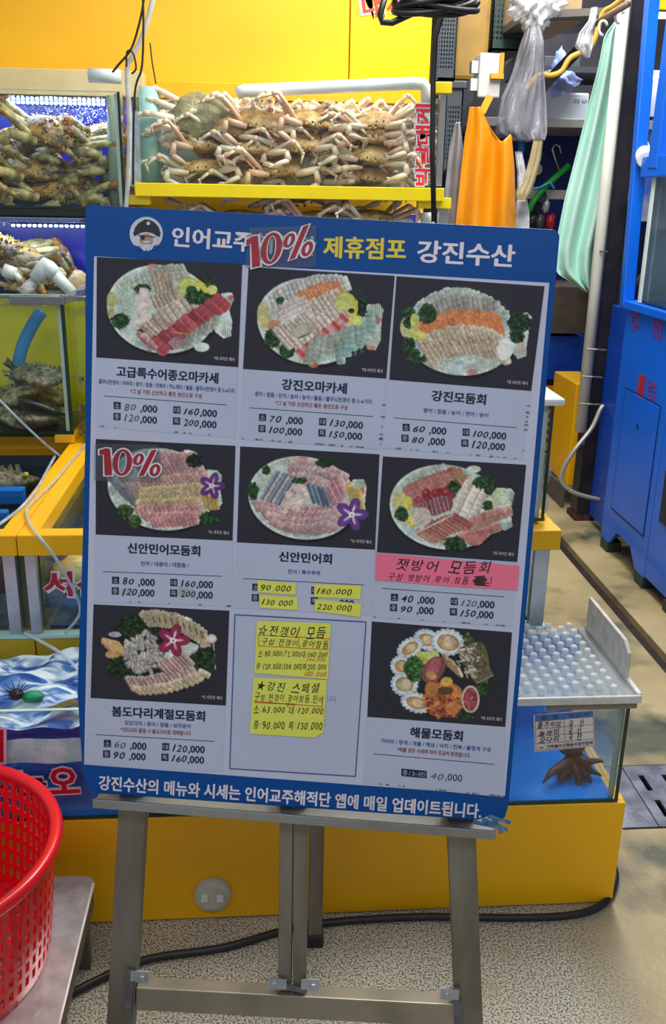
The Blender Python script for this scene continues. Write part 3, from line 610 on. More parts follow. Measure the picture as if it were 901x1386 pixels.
# drain covers
plf = Plane((GX0, GY0, 0), (1, 0, 0), (0, 1, 0))
for k, (a, b_) in enumerate(((0.0, .098), (.101, .395), (.398, .69))):
    holes = []
    if k:
        for i in range(4):
            for j in range(2):
                u = a+.03+i*.068; v = .045+j*.115; holes.append((u, u+.016, v, v+.072))
    mb = MB(); mb.holed(plf, a, b_, .006, GY1-GY0-.006, holes, -.008, 0.002)
    single('drain_cover', mb, mat('drain steel', (150, 150, 158), .42, .7, c2=(112, 112, 120), scale=20, bump=.1), ['plain narrow steel drain cover strip beside the yellow plinth corner', 'slotted steel drain cover set in floor right of the yellow plinth', 'slotted steel drain cover at the right edge of the picture'][k], 'drain cover', 'steel drain covers in the floor')
struct('trim_2', MB().box(GX0, GX1, GY0, GY1, -.06, -.05), mat('drain dark', (20, 18, 16), .5))

# ------------------------------------------------------------ the menu board and its easel
q4 = [(115.5, 277), (758, 311), (686, 1113), (102, 1072)]
rs = [ray(*a) for a in q4]
A = np.array([list(rs[0]), [-x for x in rs[1]], list(rs[2])]).T
sd = np.linalg.solve(A, np.array(list(rs[3])))
Pc = [rs[0]*sd[0], rs[1]*sd[1], rs[2]*sd[2], rs[3]]
kk = .74/(Pc[1]-Pc[0]).length; Pc = [CO+p*kk for p in Pc]
BP = Plane(Pc[3], Pc[2]-Pc[3], Pc[0]-Pc[3])                 # u right, v up, n towards the viewer
BW, BH = (Pc[1]-Pc[0]).length, (Pc[0]-Pc[3]).length
base = BP.at(BW/2, 0)
board = thing('menu_board', base, 'large blue price board of raw fish platters leaning on the metal easel', 'menu board')
mat('board blue', (0, 76, 150), .42, c2=(0, 72, 142), scale=4, spec=.22); mat('board white', (200, 203, 222), .42, c2=(194, 197, 216), scale=5, spec=.25)
mat('card paper', (192, 197, 218), .42, c2=(186, 191, 212), scale=6, spec=.25); mat('note yellow', (232, 232, 96), .6, c2=(226, 226, 84), scale=8); mat('note pink', (250, 120, 150), .55, c2=(244, 110, 140), scale=8)
# panel outline with softened and slightly torn lower corners
pp = []
def arc(cx, cy, r, a0, a1, n=4): return [(cx+r*cos(a0+(a1-a0)*i/n), cy+r*sin(a0+(a1-a0)*i/n)) for i in range(n+1)]
pp = [(0.012, .03), (.03, 0), (BW-.05, .0), (BW-.028, .01), (BW-.018, .002), (BW-.004, .008), (BW, .03)]+arc(BW-.012, BH-.012, .012, 0, pi/2)+arc(.004, BH-.004, .004, pi/2, pi)+[(0.006, BH*.62), (.004, BH*.4), (0, .18)]
mb = MB().prism(pp, BP, -.008, 0.0); obj('panel', mb, mat('board blue', None), board, bevel=.0015)
mb = MB(); pxpoly(mb, [(127.6, 347), (743, 383), (683, 1077), (114, 1034.5)], BP, .0002, .0008); obj('white_field', mb, mat('board white', None), board)
# torn film at the lower right corner
mb = MB()
for a, b_ in (((652, 1108), (686, 1122)), ((660, 1104), (690, 1112)), ((668, 1108), (678, 1126)), ((640, 1112), (676, 1118))):
    A1 = BP.at(*BP.hit(*a), .001); B1 = BP.at(*BP.hit(*b_), .004); mb.bar(A1, B1, .007, .0012, up=BP.n)
obj('torn_film', mb, mat('film blue', (40, 90, 150), .3, c2=(110, 140, 170), scale=80), board, label='shredded blue film at the corner')

def text_obj(name, lines, m, parent, pl=BP, h=.0012, **k):
    for a in lines:
        mb = MB(); put_text(mb, a[0], pl, a[1], a[2], a[3], h=h, **{**k, **(a[4] if len(a) > 4 else {})}); o_ = obj(name, mb, m, parent)
    return o_ if lines else None
text_obj('shop_name', [('인어교주해적단', (233, 320), (427, 334), 27, dict(offset=.03)), ('강진수산', (565, 340), (696, 347), 30, dict(offset=.03))], mat('white ink', None), board, h=.0006)
text_obj('partner_lettering', [('제휴점포', (438, 334), (549, 338), 29, dict(offset=.03))], mat('yellow ink', (240, 210, 50), .5), board, h=.0006)
text_obj('footer_lettering', [('강진수산의 메뉴와 시세는 인어교주해적단 앱에 매일 업데이트됩니다.', (134, 1059), (651, 1098), 19.5, dict(offset=.03))], mat('white ink', None), board, h=.0006)
# round emblem: a pirate head with hat and eye patch
def pxell(mb, cx, cy, rx, ry, h0, h1, n=28, a=0.0, t0=0, t1=2*pi):
    return pxpoly(mb, [(cx+rx*cos(t)*cos(a)-ry*sin(t)*sin(a), cy+rx*cos(t)*sin(a)+ry*sin(t)*cos(a)) for t in [t0+(t1-t0)*i/n for i in range(n)]], BP, h0, h1)
em = obj('emblem', pxell(MB(), 198, 316.5, 22.5, 23, .0003, .0009), mat('emblem white', (206, 210, 224), .5), board)
mb = MB(); pxpoly(mb, [(180.5, 316), (183, 308), (188, 302), (193, 299), (197, 297), (203, 298), (209, 301), (214.5, 307), (217.5, 316), (216, 321), (211.5, 319), (206, 315.5), (198.5, 314), (191, 315), (185.5, 318), (182, 320)], BP, .001, .0014); pxpoly(mb, [(190.5, 319), (196.5, 319.5), (196, 324), (193, 325.5), (190.5, 323)], BP, .0022, .0025)
pxpoly(mb, [(187, 318), (211, 321), (211, 321.8), (187, 319)], BP, .0026, .0028); obj('hat', mb, mat('dark ink', None), em)
mb = MB(); pxell(mb, 198.5, 324.5, 9, 8, .0014, .0018); obj('face', mb, mat('emblem skin', (178, 142, 112), .5), em)
mb = MB(); pxell(mb, 201, 302.5, 2.6, 2.6, .0014, .002, 12); pxpoly(mb, [(184, 322), (189, 320), (190, 332), (186, 334), (182, 329)], BP, .0018, .002); pxpoly(mb, [(208, 320), (213, 322), (215, 329), (210, 333), (207, 331)], BP, .0018, .002); pxpoly(mb, [(193, 331), (204, 331), (202, 341), (199, 336), (195, 341)], BP, .0018, .0022); pxpoly(mb, [(193, 326.5), (204, 326.5), (202, 329), (195, 329)], BP, .002, .0024); obj('hair_and_beard', mb, mat('emblem white', None), em)
mb = MB(); pxpoly(mb, [(180, 333), (187, 332), (194, 339), (190, 339.5), (184, 338)], BP, .0011, .0014); pxpoly(mb, [(205, 339), (209, 332), (216, 332), (213, 338)], BP, .0011, .0014); obj('collar', mb, mat('board blue', None), em)

CARDS = [
 (dish1, [(131.4, 348), (328, 357.5), (322.5, 497), (130.7, 483.8)], [(318.4, 592.6), (129.5, 578)], ('고급특수어종오마카세', .145, .862), ('줄무늬전갱이 / 자바리 / 광어 / 참돔 / 전복치 / 히노께이 / 돌돔 / 줄무늬전갱이 중 5~6가지', .02, .98), ('*그 날 가장 신선하고 좋은 생선으로 구성', .245, .75), ('80', '160', '120', '200'), ('pencil', 'dark ink', 'pencil', 'dark ink'), '대'),
 (dish2, [(336.5, 361.7), (534, 373.5), (522.5, 512.6), (329, 499.4)], [(514.6, 608.4), (324.7, 594.4)], ('강진오마카세', .277, .73), ('광어 / 참돔 / 민어 / 숭어 / 농어 / 돌돔 / 줄무늬전갱이 중 5~6가지', .09, .91), ('*그 날 가장 신선하고 좋은 생선으로 구성', .24, .745), ('70', '130', '100', '150'), ('dark ink',)*4, '대'),
 (dish3, [(536.5, 374), (736.5, 387.6), (718.4, 529.2), (526.5, 514)], [(707, 622.4), (517, 607)], ('강진모둠회', .31, .69), ('광어 / 참돔 / 농어 / 연어 / 숭어', .26, .72), None, ('60', '100', '80', '120'), ('dark ink',)*4, '대'),
 (dish4, [(130, 594), (318.8, 603.3), (314.8, 731.6), (129.9, 723.2)], [(313.2, 821), (127.7, 814.3)], ('신안민어모둠회', .236, .764), ('민어 / 대광어 / 대참돔 /', .335, .685), None, ('80', '160', '120', '200'), ('dark ink',)*4, '소'),
 (dish5, [(325.2, 604), (513.4, 614.8), (507.3, 743.8), (320.7, 733.8)], [(503.9, 832.8), (316, 822.6)], ('신안민어회', .31, .69), ('민어 / 특수부위', .38, .61), None, None, None, '소'),
 (dish6, [(518, 617.6), (711.7, 629), (699.5, 760.4), (509.8, 747.2)], [(692.3, 848.7), (501.9, 835.4)], ('잿방어모둠회', .31, .69), ('잿방어 / 광어 / 참돔', .35, .65), None, ('40', '120', '90', '150'), ('dark ink', 'pencil', 'dark ink', 'dark ink'), '대'),
 (dish7, [(127, 817.6), (310.5, 826.2), (305.7, 954.6), (123, 944.2)], [(301, 1044.6), (114.7, 1034)], ('봄도다리계절모둠회', .166, .85), ('강도다리 / 광어 / 참돔 / 보리숭어', .265, .75), ('*강도다리 품절 시 돌도다리로 대체됩니다', .24, .755), ('60', '120', '90', '160'), ('pencil', 'dark ink', 'dark ink', 'dark ink'), '소'),
 (dish9, [(503, 840.7), (692.5, 855.5), (683.4, 983.4), (496.8, 969.7)], [(680, 1078.4), (491.2, 1059.7)], ('해물모둠회', .316, .694), ('가리비 / 멍게 / 개불 / 해삼 / 낙지 / 전복 / 돌멍게 구성', .106, .9), ('*해물 양은 시세에 따라 조금씩 변경됩니다.', .23, .757), 'one', None, '대'),
]
CLAB = ['card with red and white sliced fish, lemon and a squid piece', 'card with orange, white and greenish slices and a lemon curl', 'card with a band of orange salmon between white slices', 'card with pink slices and a purple orchid, sticker on its corner', 'card with silver-skinned fish slices and a purple orchid', 'card with dark red tuna slices and four white slabs, pink strip below', 'card with a crimson orchid among pale strips and parsley', 'card with scallops, sea squirt and orange shellfish']
for ci, (fn, q, bot, ti, su, rd, pr, inks, size) in enumerate(CARDS):
    TL, TR_, BR, BL = q; PR_, PL_ = bot
    mb = MB(); pxpoly(mb, [TL, TR_, PR_, PL_], BP, .001, .0016)
    card = obj('menu_card', mb, mat('card paper', None), board, label=CLAB[ci])
    print_photo(grain(fn()), BP, q, .0019, card)
    def st(s, t): return ((BL[0]*(1-s)+BR[0]*s)*(1-t)+(PL_[0]*(1-s)+PR_[0]*s)*t, (BL[1]*(1-s)+BR[1]*s)*(1-t)+(PL_[1]*(1-s)+PR_[1]*s)*t)
    hy = (PL_[1]-BL[1])/95.0
    text_obj('title_lettering', [(ti[0], st(ti[1], .178), st(ti[2], .178), 14.6*hy, dict(offset=.036))], mat('navy ink', None), card, h=.002)
    ty = .34 if rd else .40
    text_obj('small_print', [(su[0], st(su[1], ty), st(su[2], ty), 6.6*hy, dict(offset=.015))], mat('blue ink', None), card, h=.002)
    text_obj('size_note', [('*%s 사이즈 예시' % size, (BR[0]-33, BR[1]-12.3), (BR[0]-5, BR[1]-10.3), 5.2)], mat('white ink', None), card, h=.0024)
    if rd: text_obj('red_note', [(rd[0], st(rd[1], .447), st(rd[2], .447), 6.4, dict(offset=.015))], mat('dark red ink', None), card, h=.002)
    mb = MB(); a, b_ = st(.06, .54), st(.93, .54); pxpoly(mb, [a, b_, (b_[0], b_[1]+.8), (a[0], a[1]+.8)], BP, .0018, .002)
    tx = []; bds = []
    if pr == 'one':
        a, b_ = st(.268, .78), st(.45, .78); bd = MB(); bds.append(bd); pxpoly(bd, [(a[0], a[1]-5), (b_[0], b_[1]-5), (b_[0], b_[1]+5), (a[0], a[1]+5)], BP, .0018, .0022)
        tx = [(',000', st(.585, .795), st(.705, .795), 11)]; wl = [('중 / 2~3인', (a[0]+2, a[1]), (b_[0]-2, b_[1]), 7)]
        hb = MB(); hand(hb, '40', BP, st(.475, .79), st(.575, .79), 10, h=.0022); obj('handwritten_price', hb, mat('pencil', None), card)
    else:
        wl = []
        for r_, t in enumerate((.667, .825)):
            for c_, s0 in enumerate((.153, .578)):
                x, y = st(s0, t); bd = MB(); bds.append(bd); pxpoly(bd, [(x-4.8, y-5), (x+4.8, y-4.7), (x+4.8, y+5), (x-4.8, y+4.7)], BP, .0018, .0022)
                wl.append(('소대중특'[r_*2+c_], (x-3.2, y), (x+3.2, y+.3), 6.6))
                if pr or ci == 4: tx.append((',000', st(s0+.167, t+.02), st(s0+.285, t+.02), 11.4, dict(offset=.026)))
                if pr:
                    nm = pr[r_*2+c_]; hb = MB(); wd = .115 if len(nm) == 3 else .09
                    hand(hb, nm, BP, st(s0+.047, t+.01), st(s0+.047+wd, t+.01), 10.5, h=.0024, bold=.012 if inks[r_*2+c_] == 'dark ink' else .004, seed=ci*7+r_*2+c_)
                    obj('handwritten_price', hb, mat(inks[r_*2+c_], None), card)
    text_obj('price_lettering', tx, mat('navy ink', None), card, h=.0022)
    for bd in bds: obj('size_badge', bd, mat('navy ink', None), card)
    text_obj('badge_lettering', wl, mat('card paper', None), card, h=.0025)
    obj('rule_line', mb, mat('navy ink', None), card)
# scuffed lower edges of the cards
# framed empty field with two notes
mb = MB(); F8 = [(318, 831.7), (495.2, 841.6), (480.8, 1050.4), (311, 1039.8)]
pxpoly(mb, F8, BP, .001, .0012); fr = obj('empty_card', mb, mat('card paper', None), board, label='blank framed card holding two yellow notes')
mb = MB()
for i in range(4):
    a, b_ = BP.at(*BP.hit(*F8[i]), .0014), BP.at(*BP.hit(*F8[(i+1) % 4]), .0014); mb.bar(a, b_, .0018, .0008, up=BP.n)
obj('frame_line', mb, mat('frame ink', (70, 84, 140), .5), fr)
text_obj('faded_lettering', [('니다', (443, 945), (455, 946), 8)], mat('faded blue ink', (120, 130, 190), .5), fr, h=.0016)
def note(pts, m, lab, h=.003, parent=board):
    mb = MB(); pxpoly(mb, pts, BP, h, h+.0004); return obj('sticky_note', mb, mat(m, None), parent, label=lab)
n1 = note([(348, 839.5), (448.1, 843), (443.5, 918.6), (344.2, 910)], 'note yellow', 'upper large yellow note with handwritten prices')
n2 = note([(343.3, 916), (442.4, 919.6), (437.6, 990.3), (426, 997.6), (338, 992)], 'note yellow', 'lower large yellow note with handwritten prices')
def z2(x, y): return (330+x/6.93, 830+y/6.93)
def scribe(lines, parent, ink, h=.0038, name='handwriting', **k):
    mb = MB()
    for i, (b_, L_, R_, hh) in enumerate(lines): hand(mb, b_, BP, L_, R_, hh, h=h, seed=i, **k)
    return obj(name, mb, mat(ink, None), parent)
scribe([('☆전갱이 모듬', z2(135, 150), z2(775, 185), 16), ('구섭:전갱이.광어참돔', z2(165, 258), z2(800, 288), 9), ('소:80.000/72.000대/160.000', z2(130, 370), z2(785, 385), 8.5), ('중:120.000/108.000특200.000', z2(115, 490), z2(775, 498), 9)], n1, 'dark ink', bold=.006)
scribe([('144.000', z2(590, 428), z2(765, 430), 6.5), ('180.000', z2(565, 558), z2(775, 570), 8)], n1, 'orange ink')
mb = MB()
for a, b_ in (((140, 198), (810, 236)), ((140, 300), (800, 336)), ((140, 198), (140, 300)), ((516, 220), (516, 318))):
    mb.bar(BP.at(*BP.hit(*z2(*a)), .0036), BP.at(*BP.hit(*z2(*b_)), .0036), .0011, .0004, up=BP.n)
obj('ruled_lines', mb, mat('orange ink', None), n1)
scribe([('★강진 스페셜', z2(120, 670), z2(720, 700), 14), ('구성:전갱이.광어참돔.민어', z2(100, 775), z2(750, 805), 10), ('소:63.000 대:120.000', z2(85, 895), z2(750, 910), 10), ('중:90.000 특:130.000', z2(88, 1040), z2(740, 1055), 12), ('연어', z2(395, 850), z2(490, 855), 5)], n2, 'dark ink', bold=.006)
mb = MB()
for a, b_ in (((95, 818), (740, 870)), ((100, 830), (500, 850)), ((740, 760), (735, 870))):
    mb.bar(BP.at(*BP.hit(*z2(*a)), .0036), BP.at(*BP.hit(*z2(*b_)), .0036), .0012, .0004, up=BP.n)
obj('ruled_lines', mb, mat('orange ink', None), n2)
def z5(x, y): return (315+x/4.395, 735+y/4.395)
for pts, tx, L_, R_, lab in (([(150, 218), (378, 238), (372, 306), (148, 290)], '90.000', (165, 262), (350, 268), 'small yellow note reading 90.000'), ([(160, 306), (385, 320), (386, 396), (162, 382)], '130 000', (172, 346), (360, 356), 'small yellow note reading 130 000'),
    ([(486, 242), (764, 250), (758, 332), (484, 318)], '180.000', (498, 282), (710, 290), 'small yellow note reading 180.000'), ([(490, 330), (766, 360), (756, 438), (484, 400)], '220.000', (498, 374), (710, 386), 'small yellow note reading 220.000')):
    n_ = note([z5(*p) for p in pts], 'note yellow', lab); scribe([(tx, z5(*L_), z5(*R_), 9.5)], n_, 'dark ink', bold=.004)
def z6(x, y): return (500+x/4.29, 745+y/4.29)
pk = note([z6(40, 12), z6(868, 90), z6(855, 228), z6(500, 208), z6(32, 168)], 'note pink', 'pink paper strip with handwriting under the dark red fish')
scribe([('잿방어 모듬회', z6(150, 78), z6(712, 100), 17), ('구성:잿방어.광어.참돔.', z6(105, 148), z6(600, 175), 9.5)], pk, 'dark ink', bold=.006)
mb = MB(); 
for k in range(9): mb.bar(BP.at(*BP.hit(*z6(605+random.uniform(-8, 20), 150+k*6)), .0038), BP.at(*BP.hit(*z6(685+random.uniform(-20, 12), 146+k*7)), .0038), .0014, .0004, up=BP.n)
mb.bar(BP.at(*BP.hit(*z6(705, 150)), .0038), BP.at(*BP.hit(*z6(702, 192)), .0038), .0011, .0004, up=BP.n); obj('crossed_out_word', mb, mat('dark ink', None), pk)
# erasure tape patches
for pts in ([(165, 795.5), (181, 796), (182, 806), (164, 805)], [(242, 795), (262, 797), (261, 807), (241, 805)]):
    mb = MB(); pxpoly(mb, pts, BP, .0020, .0022); obj('tape_patch', mb, mat('tape grey', (170, 184, 180), .4), board)
# 10% stickers
for L_, R_, hh, pts in (((334, 343), (425, 326), 44, [(338, 309), (428, 306), (428, 362), (332, 362)]), ((136, 624), (219, 628), 38, [(129, 600), (216, 602), (218, 652), (128, 650)])):
    mb = MB(); pxpoly(mb, pts, BP, .0044, .0046)
    s_ = obj('discount_sticker', mb, glass('sticker film', (.82, .84, .86), rough=.2, fac=.06), board, label='clear sticker with red ten percent lettering')
    wd_ = R_[0]-L_[0]; sl = (R_[1]-L_[1])/wd_
    def T(x, y): return (L_[0]+x*wd_, L_[1]+sl*x*wd_+(y-.5)*hh)
    def numerals(g, h0):
        out = []
        m = MB(); pxpoly(m, [T(*p) for p in ((0-g, .10-g), (.10, .02-g*1.4), (.17+g, .04-g*1.4), (.205+g, .97+g*1.6), (.085-g, .99+g*1.6), (.07-g*.6, .24+g), (.0-g, .27+g))], BP, h0, h0+.0003); out.append(m)
        def ring(cx, cy, rx, ry, ix, iy, a=0.0):
            m = MB(); n = 32; R1, R2 = [], []
            for i in range(n):
                t = 2*pi*i/n
                for L, (qx, qy) in ((R1, (rx+g, ry+g*1.9)), (R2, (max(.004, ix-g*.6), max(.01, iy-g*1.2)))):
                    u, v = qx*cos(t), qy*sin(t); L.append(T(cx+u-v*a, cy+v))
            if ix-g < .02: pxpoly(m, R1, BP, h0, h0+.0003)
            else:
                for i in range(n): pxpoly(m, [R1[i], R1[(i+1) % n], R2[(i+1) % n], R2[i]], BP, h0, h0+.0003)
            out.append(m)
        ring(.37, .5, .155, .47, .072, .39, .04); ring(.635, .36, .082, .21, .026, .14, .12); ring(.90, .72, .085, .22, .03, .13, .10)
        m = MB(); pxpoly(m, [T(*p) for p in ((.84-g, .02-g), (.93+g, -.02-g), (.72+g, .93+g), (.63-g, .97+g))], BP, h0+.0001, h0+.0004); out.append(m); return out
    for m in numerals(.028, .0050): obj('sticker_outline', m, mat('sticker white', (226, 226, 236), .5), s_)
    for m in numerals(0, .0060): obj('sticker_numeral', m, mat('sticker red', (168, 24, 40), .5), s_)
# scuffs along the card edges
mb = MB()
for q0, q1, n_ in (((129, 577), (318, 592), 8), ((325, 594), (514, 608), 22), ((517, 606), (706, 622), 16), ((128, 813), (313, 821), 6), ((502, 835), (692, 848), 10), ((491, 1059), (680, 1078), 22), ((706, 622), (716, 540), 8), ((514, 608), (522, 520), 8)):
    for _ in range(n_):
        t = random.random(); x, y = q0[0]+(q1[0]-q0[0])*t, q0[1]+(q1[1]-q0[1])*t-1; w_ = random.uniform(1, 3.5); pxell(mb, x, y, w_, random.uniform(.5, 1.3), .0021, .0023, 7)
o_ = obj('edge_scuffs', mb, mat('scuff', (120, 118, 128), .7), board, kind='stuff')

# ---- easel
EO = -.045       # frame centre behind the board face
def ep(x, y, off=EO): return BP.at(*BP.hit(x, y, off), off)
def down(P, Q, z=0.0):  # extend P->Q to height z
    d = Q-P; return P+d*((z-P.z)/d.z)
zb = ep(400, 1400)
easel = thing('easel', (base.x, base.y+.03, 0), 'grey metal display easel holding up the blue menu board', 'easel')
def leg(top, mid, wd, th, off, z1, ext):
    P, Q = ep(*top, off), ep(*mid, off); B = down(P, Q, z1); T = P+(P-Q).normalized()*ext; mb = MB(); mb.bar(B, T, wd, th, up=BP.n); return mb, B, T
EM = mat('easel metal', None)
mbl, BL_, _ = leg((181, 1098), (164.5, 1386), .049, .028, EO, .0, .80); obj('leg', mbl, EM, easel, bevel=.002)
mbr, BR_, _ = leg((624, 1132), (634, 1386), .049, .028, EO, .0, .80); obj('leg', mbr, EM, easel, bevel=.002)
for a in ((388, 1112, 385.5, 1335), (408, 1113, 405.5, 1337)):
    P, Q = ep(a[0], a[1]), ep(a[2], a[3]); mb = MB().bar(Q, P+(P-Q).normalized()*.7, .0235, .026, up=BP.n); obj('centre_post', mb, EM, easel, bevel=.0015)
P0 = PZ(426, 1277, 0.0); tp = BP.at(BW*.53, BH*.55, -.09)
mb = MB().bar(P0+Vector((0, 0, .02)), tp, .03, .022, up=(0, -1, 0)); obj('rear_leg', mb, EM, easel, bevel=.002)
mb = MB().bar(P0, P0+(tp-P0).normalized()*.035, .036, .028, up=(0, -1, 0)); obj('rubber_foot', mb, mat('black rubber', None), easel, bevel=.003)
# ledge: a channel with a small lip
la, lb = BP.at(*BP.hit(126, 1088.5, .012), -.02), BP.at(*BP.hit(670, 1132, .012), -.02)
mb = MB().bar(la, lb, .07, .006, up=BP.v); mb.bar(la+BP.n*.034+BP.v*.003, lb+BP.n*.034+BP.v*.003, .016, .004, up=BP.n); obj('ledge', mb, mat('alu', None), easel, bevel=.001)
# crossbar
ca, cb = ep(187, 1344), ep(617, 1367)
mb = MB().bar(ca, cb, .045, .034, up=BP.n); obj('crossbar', mb, mat('crossbar alu', (168, 158, 140), .42, .6, c2=(146, 138, 120), scale=10), easel, bevel=.002)
for x, y, sgn in ((193, 1322, 1), (371, 1331, -1), (424, 1333, 1), (604, 1345, -1)):
    C_ = ep(x, y, EO+.02); br = MB().bar(C_-BP.u*.011, C_+BP.u*.011, .022, .003, up=BP.n); br.bar(C_+BP.u*.011*-sgn, C_+BP.u*.011*-sgn+BP.n*.001, .022, .02, up=BP.v)
    b_ = obj('angle_bracket', br, mat('steel', None), easel)
    obj('bolt', MB().bar(C_+BP.n*.001, C_+BP.n*.006, .008, .008, up=BP.v), mat('steel', None), b_, bevel=.001)
for x0, y0, x1, y1 in ((176, 1312, 172, 1375), (398, 1334, 396, 1341), (618, 1336, 620, 1386)):
    wd = .014 if x0 != 398 else .05
    obj('duct_tape', MB().bar(ep(x0, y0, EO+.019), ep(x1, y1, EO+.019), wd, .002, up=BP.n), mat('tape dark', (84, 84, 88), .55, c2=(104, 104, 108), scale=40, bump=.5), easel)

# ------------------------------------------------------------ materials of the tanks
G = glass('tank glass', (.97, .99, .98), ior=1.24); 
mat('glass edge', (16, 60, 46), .15, c2=(8, 40, 30)); mat('silicone', (196, 214, 204), .4); mat('blue panel', (0, 150, 244), .35, c2=(0, 138, 232), scale=2)
mat('deep blue panel', (16, 24, 170), .3, c2=(8, 12, 120), scale=3); mat('olive panel', (222, 208, 16), .45, c2=(206, 194, 12), scale=2)
mat('grey panel', (120, 134, 140), .5, c2=(90, 104, 112), scale=4); mat('haze panel', (170, 186, 214), .5, c2=(150, 166, 200), scale=2); mat('pvc', (226, 236, 230), .32, c2=(210, 222, 216), scale=6)
mat('cream', (226, 206, 150), .5, c2=(214, 192, 130)); 
def water_mat(name, tint, bump=.3): return glass(name, tint, rough=.03, ior=1.2, bump=bump, bscale=22)
def tank(name, x0, x1, y0, y1, z0, z1, back, label, water=None, wmat=None, group=None, floor=None, side=None, th=.008, seams=True, left=True, backz=None):
    t = thing(name, ((x0+x1)/2, (y0+y1)/2, z0), label, 'fish tank', group)
    obj('front_pane', MB().box(x0, x1, y0, y0+th, z0, z1), G, t); obj('side_pane', MB().box(x1-th, x1, y0+th, y1-th, z0, z1), G, t)
    if left: obj('side_pane', MB().box(x0, x0+th, y0+th, y1-th, z0, z1), side or G, t)
    obj('back_panel', MB().box(x0, x1, y1-th, y1, z0, backz or z1), back, t); obj('floor_panel', MB().box(x0+th, x1-th, y0+th, y1-th, z0, z0+.006), floor or back, t)
    if seams:
        for x in (x0+th*.5, x1-th*.5): obj('corner_seam', MB().box(x-.004, x+.004, y0-.0012, y0, z0, z1), mat('glass edge', None), t)
        obj('bottom_seam', MB().box(x0, x1, y0-.0014, y0, z0, z0+.008), mat('glass edge', None), t)
        for x in (x0+th+.003, x1-th-.005): obj('silicone_bead', MB().box(x-.006, x+.006, y0+th, y0+th+.006, z0+.008, z1-.004), mat('silicone', None), t)
        obj('top_edge', MB().box(x0, x1, y0, y0+th, z1, z1+.002), mat('pale glass edge', (190, 226, 214), .2), t)
    if water: obj('water', MB().box(x0+th+.001, x1-th-.001, y0+th+.001, y1-th-.001, z0+.007, water), wmat or water_mat('water', (.86, .93, .92)), t)
    return t
YM = mat('yellow', None)
def tubing(name, pts, r, m, label, cat='hose', group=None, n=8, smooth=True):
    P = [Vector(p) for p in pts]; Q = []
    for i in range(len(P)-1):          # Catmull-Rom
        a, b, c, d = P[max(i-1, 0)], P[i], P[i+1], P[min(i+2, len(P)-1)]
        for k in range(6):
            t = k/6; Q.append(.5*((2*b)+(c-a)*t+(2*a-5*b+4*c-d)*t*t+(3*b-a-3*c+d)*t**3))
    Q.append(P[-1]); return single(name, MB().tube(Q, r, n), m, label, cat, group, smooth=True)

# ------------------------------------------------------------ bottom tier
pb = thing('yellow_plinth', (-.1, 1.88, 0), 'long yellow plinth on the floor under the bottom row of tanks', 'plinth')
for a, b_ in ((-1.15, .805),): obj('front_panel', MB().box(a, b_, 1.70, 1.712, 0.004, .278), YM, pb, bevel=.003)
obj('side_panel', MB().box(.793, .805, 1.712, 2.06, 0.004, .278), YM, pb, bevel=.002); obj('top_panel', MB().box(-1.15, .80, 1.712, 2.06, .262, .276), YM, pb)
cp = PY(288, 1207, 1.70); M90 = Matrix.Rotation(pi/2, 3, 'X')
dc = obj('drain_plug', MB().lathe([(0.001, .0), (.040, .0), (.042, .006), (.040, .016), (.030, .02), (.001, .02)], 36, cp, M90), mat('plug white', (206, 202, 186), .5, c2=(180, 176, 158)), pb, smooth=False)
obj('plug_grip', MB().box(cp.x-.024, cp.x-.010, 1.672, 1.681, cp.z-.004, cp.z+.010).box(cp.x+.010, cp.x+.024, 1.672, 1.681, cp.z-.006, cp.z+.008), mat('plug tab', (232, 230, 220), .5), dc)
BPn = mat('blue panel', None)
tA = tank('fish_tank', -1.12, .24, 1.702, 2.04, .28, .545, BPn, 'long low fish tank behind the red lettering, full of white foam', .50, water_mat('blue water', (.90, .96, .99), .1), 'bottom row tanks', backz=.468)
tB = tank('fish_tank', .245, .785, 1.702, 2.04, .28, .532, BPn, 'low blue fish tank with an octopus, right end of the bottom row', .432, water_mat('blue water', None), 'bottom row tanks')
obj('rim_strip', MB().box(.60, .797, 1.694, 1.703, .522, .547), mat('rim grey', (132, 126, 112), .45), tB, bevel=.002)
obj('rim_strip', MB().box(.778, .797, 1.703, 2.04, .532, .547), mat('rim grey', None), tB)
# foam and water surface of the left tank
def foam_m():
    m, nt, b = _nodes('foam'); N, L = nt.nodes, nt.links; tc = N.new('ShaderNodeTexCoord'); mp = N.new('ShaderNodeMapping'); mp.inputs['Scale'].default_value = (1, 2.4, 2); L.new(tc.outputs['Object'], mp.inputs[0])
    n = N.new('ShaderNodeTexNoise'); n.inputs['Scale'].default_value = 11; n.inputs['Detail'].default_value = 7; n.inputs['Distortion'].default_value = .8; L.new(mp.outputs[0], n.inputs[0])
    r = N.new('ShaderNodeValToRGB'); e = r.color_ramp.elements; e[0].position = .36; e[0].color = (*lin((30, 60, 150)), 1); e[1].position = .58; e[1].color = (*lin((222, 236, 240)), 1)
    x = e.new(.46); x.color = (*lin((70, 120, 180)), 1); L.new(n.outputs[0], r.inputs[0]); L.new(r.outputs[0], b.inputs['Base Color']); b.inputs['Roughness'].default_value = .35; return m
def fo(u, v): 
    x = -1.10+u*1.32; y = 1.712+v*.30; return (x, y, .505+.010*sin(x*23+y*31)+.007*sin(x*51-y*44)+.012*v)
obj('foam', MB().grid(fo, 70, 22), foam_m(), tA, smooth=True, kind='stuff')
obj('foam_band', MB().grid(lambda u, v: (-1.10+u*1.32, 1.7125+.004*sin(u*60), .415+v*(.048+.012*sin(u*14+1))), 70, 4), mat('foam white', (228, 240, 244), .5, c2=(190, 216, 226), scale=30, bump=.3), tA, kind='stuff')
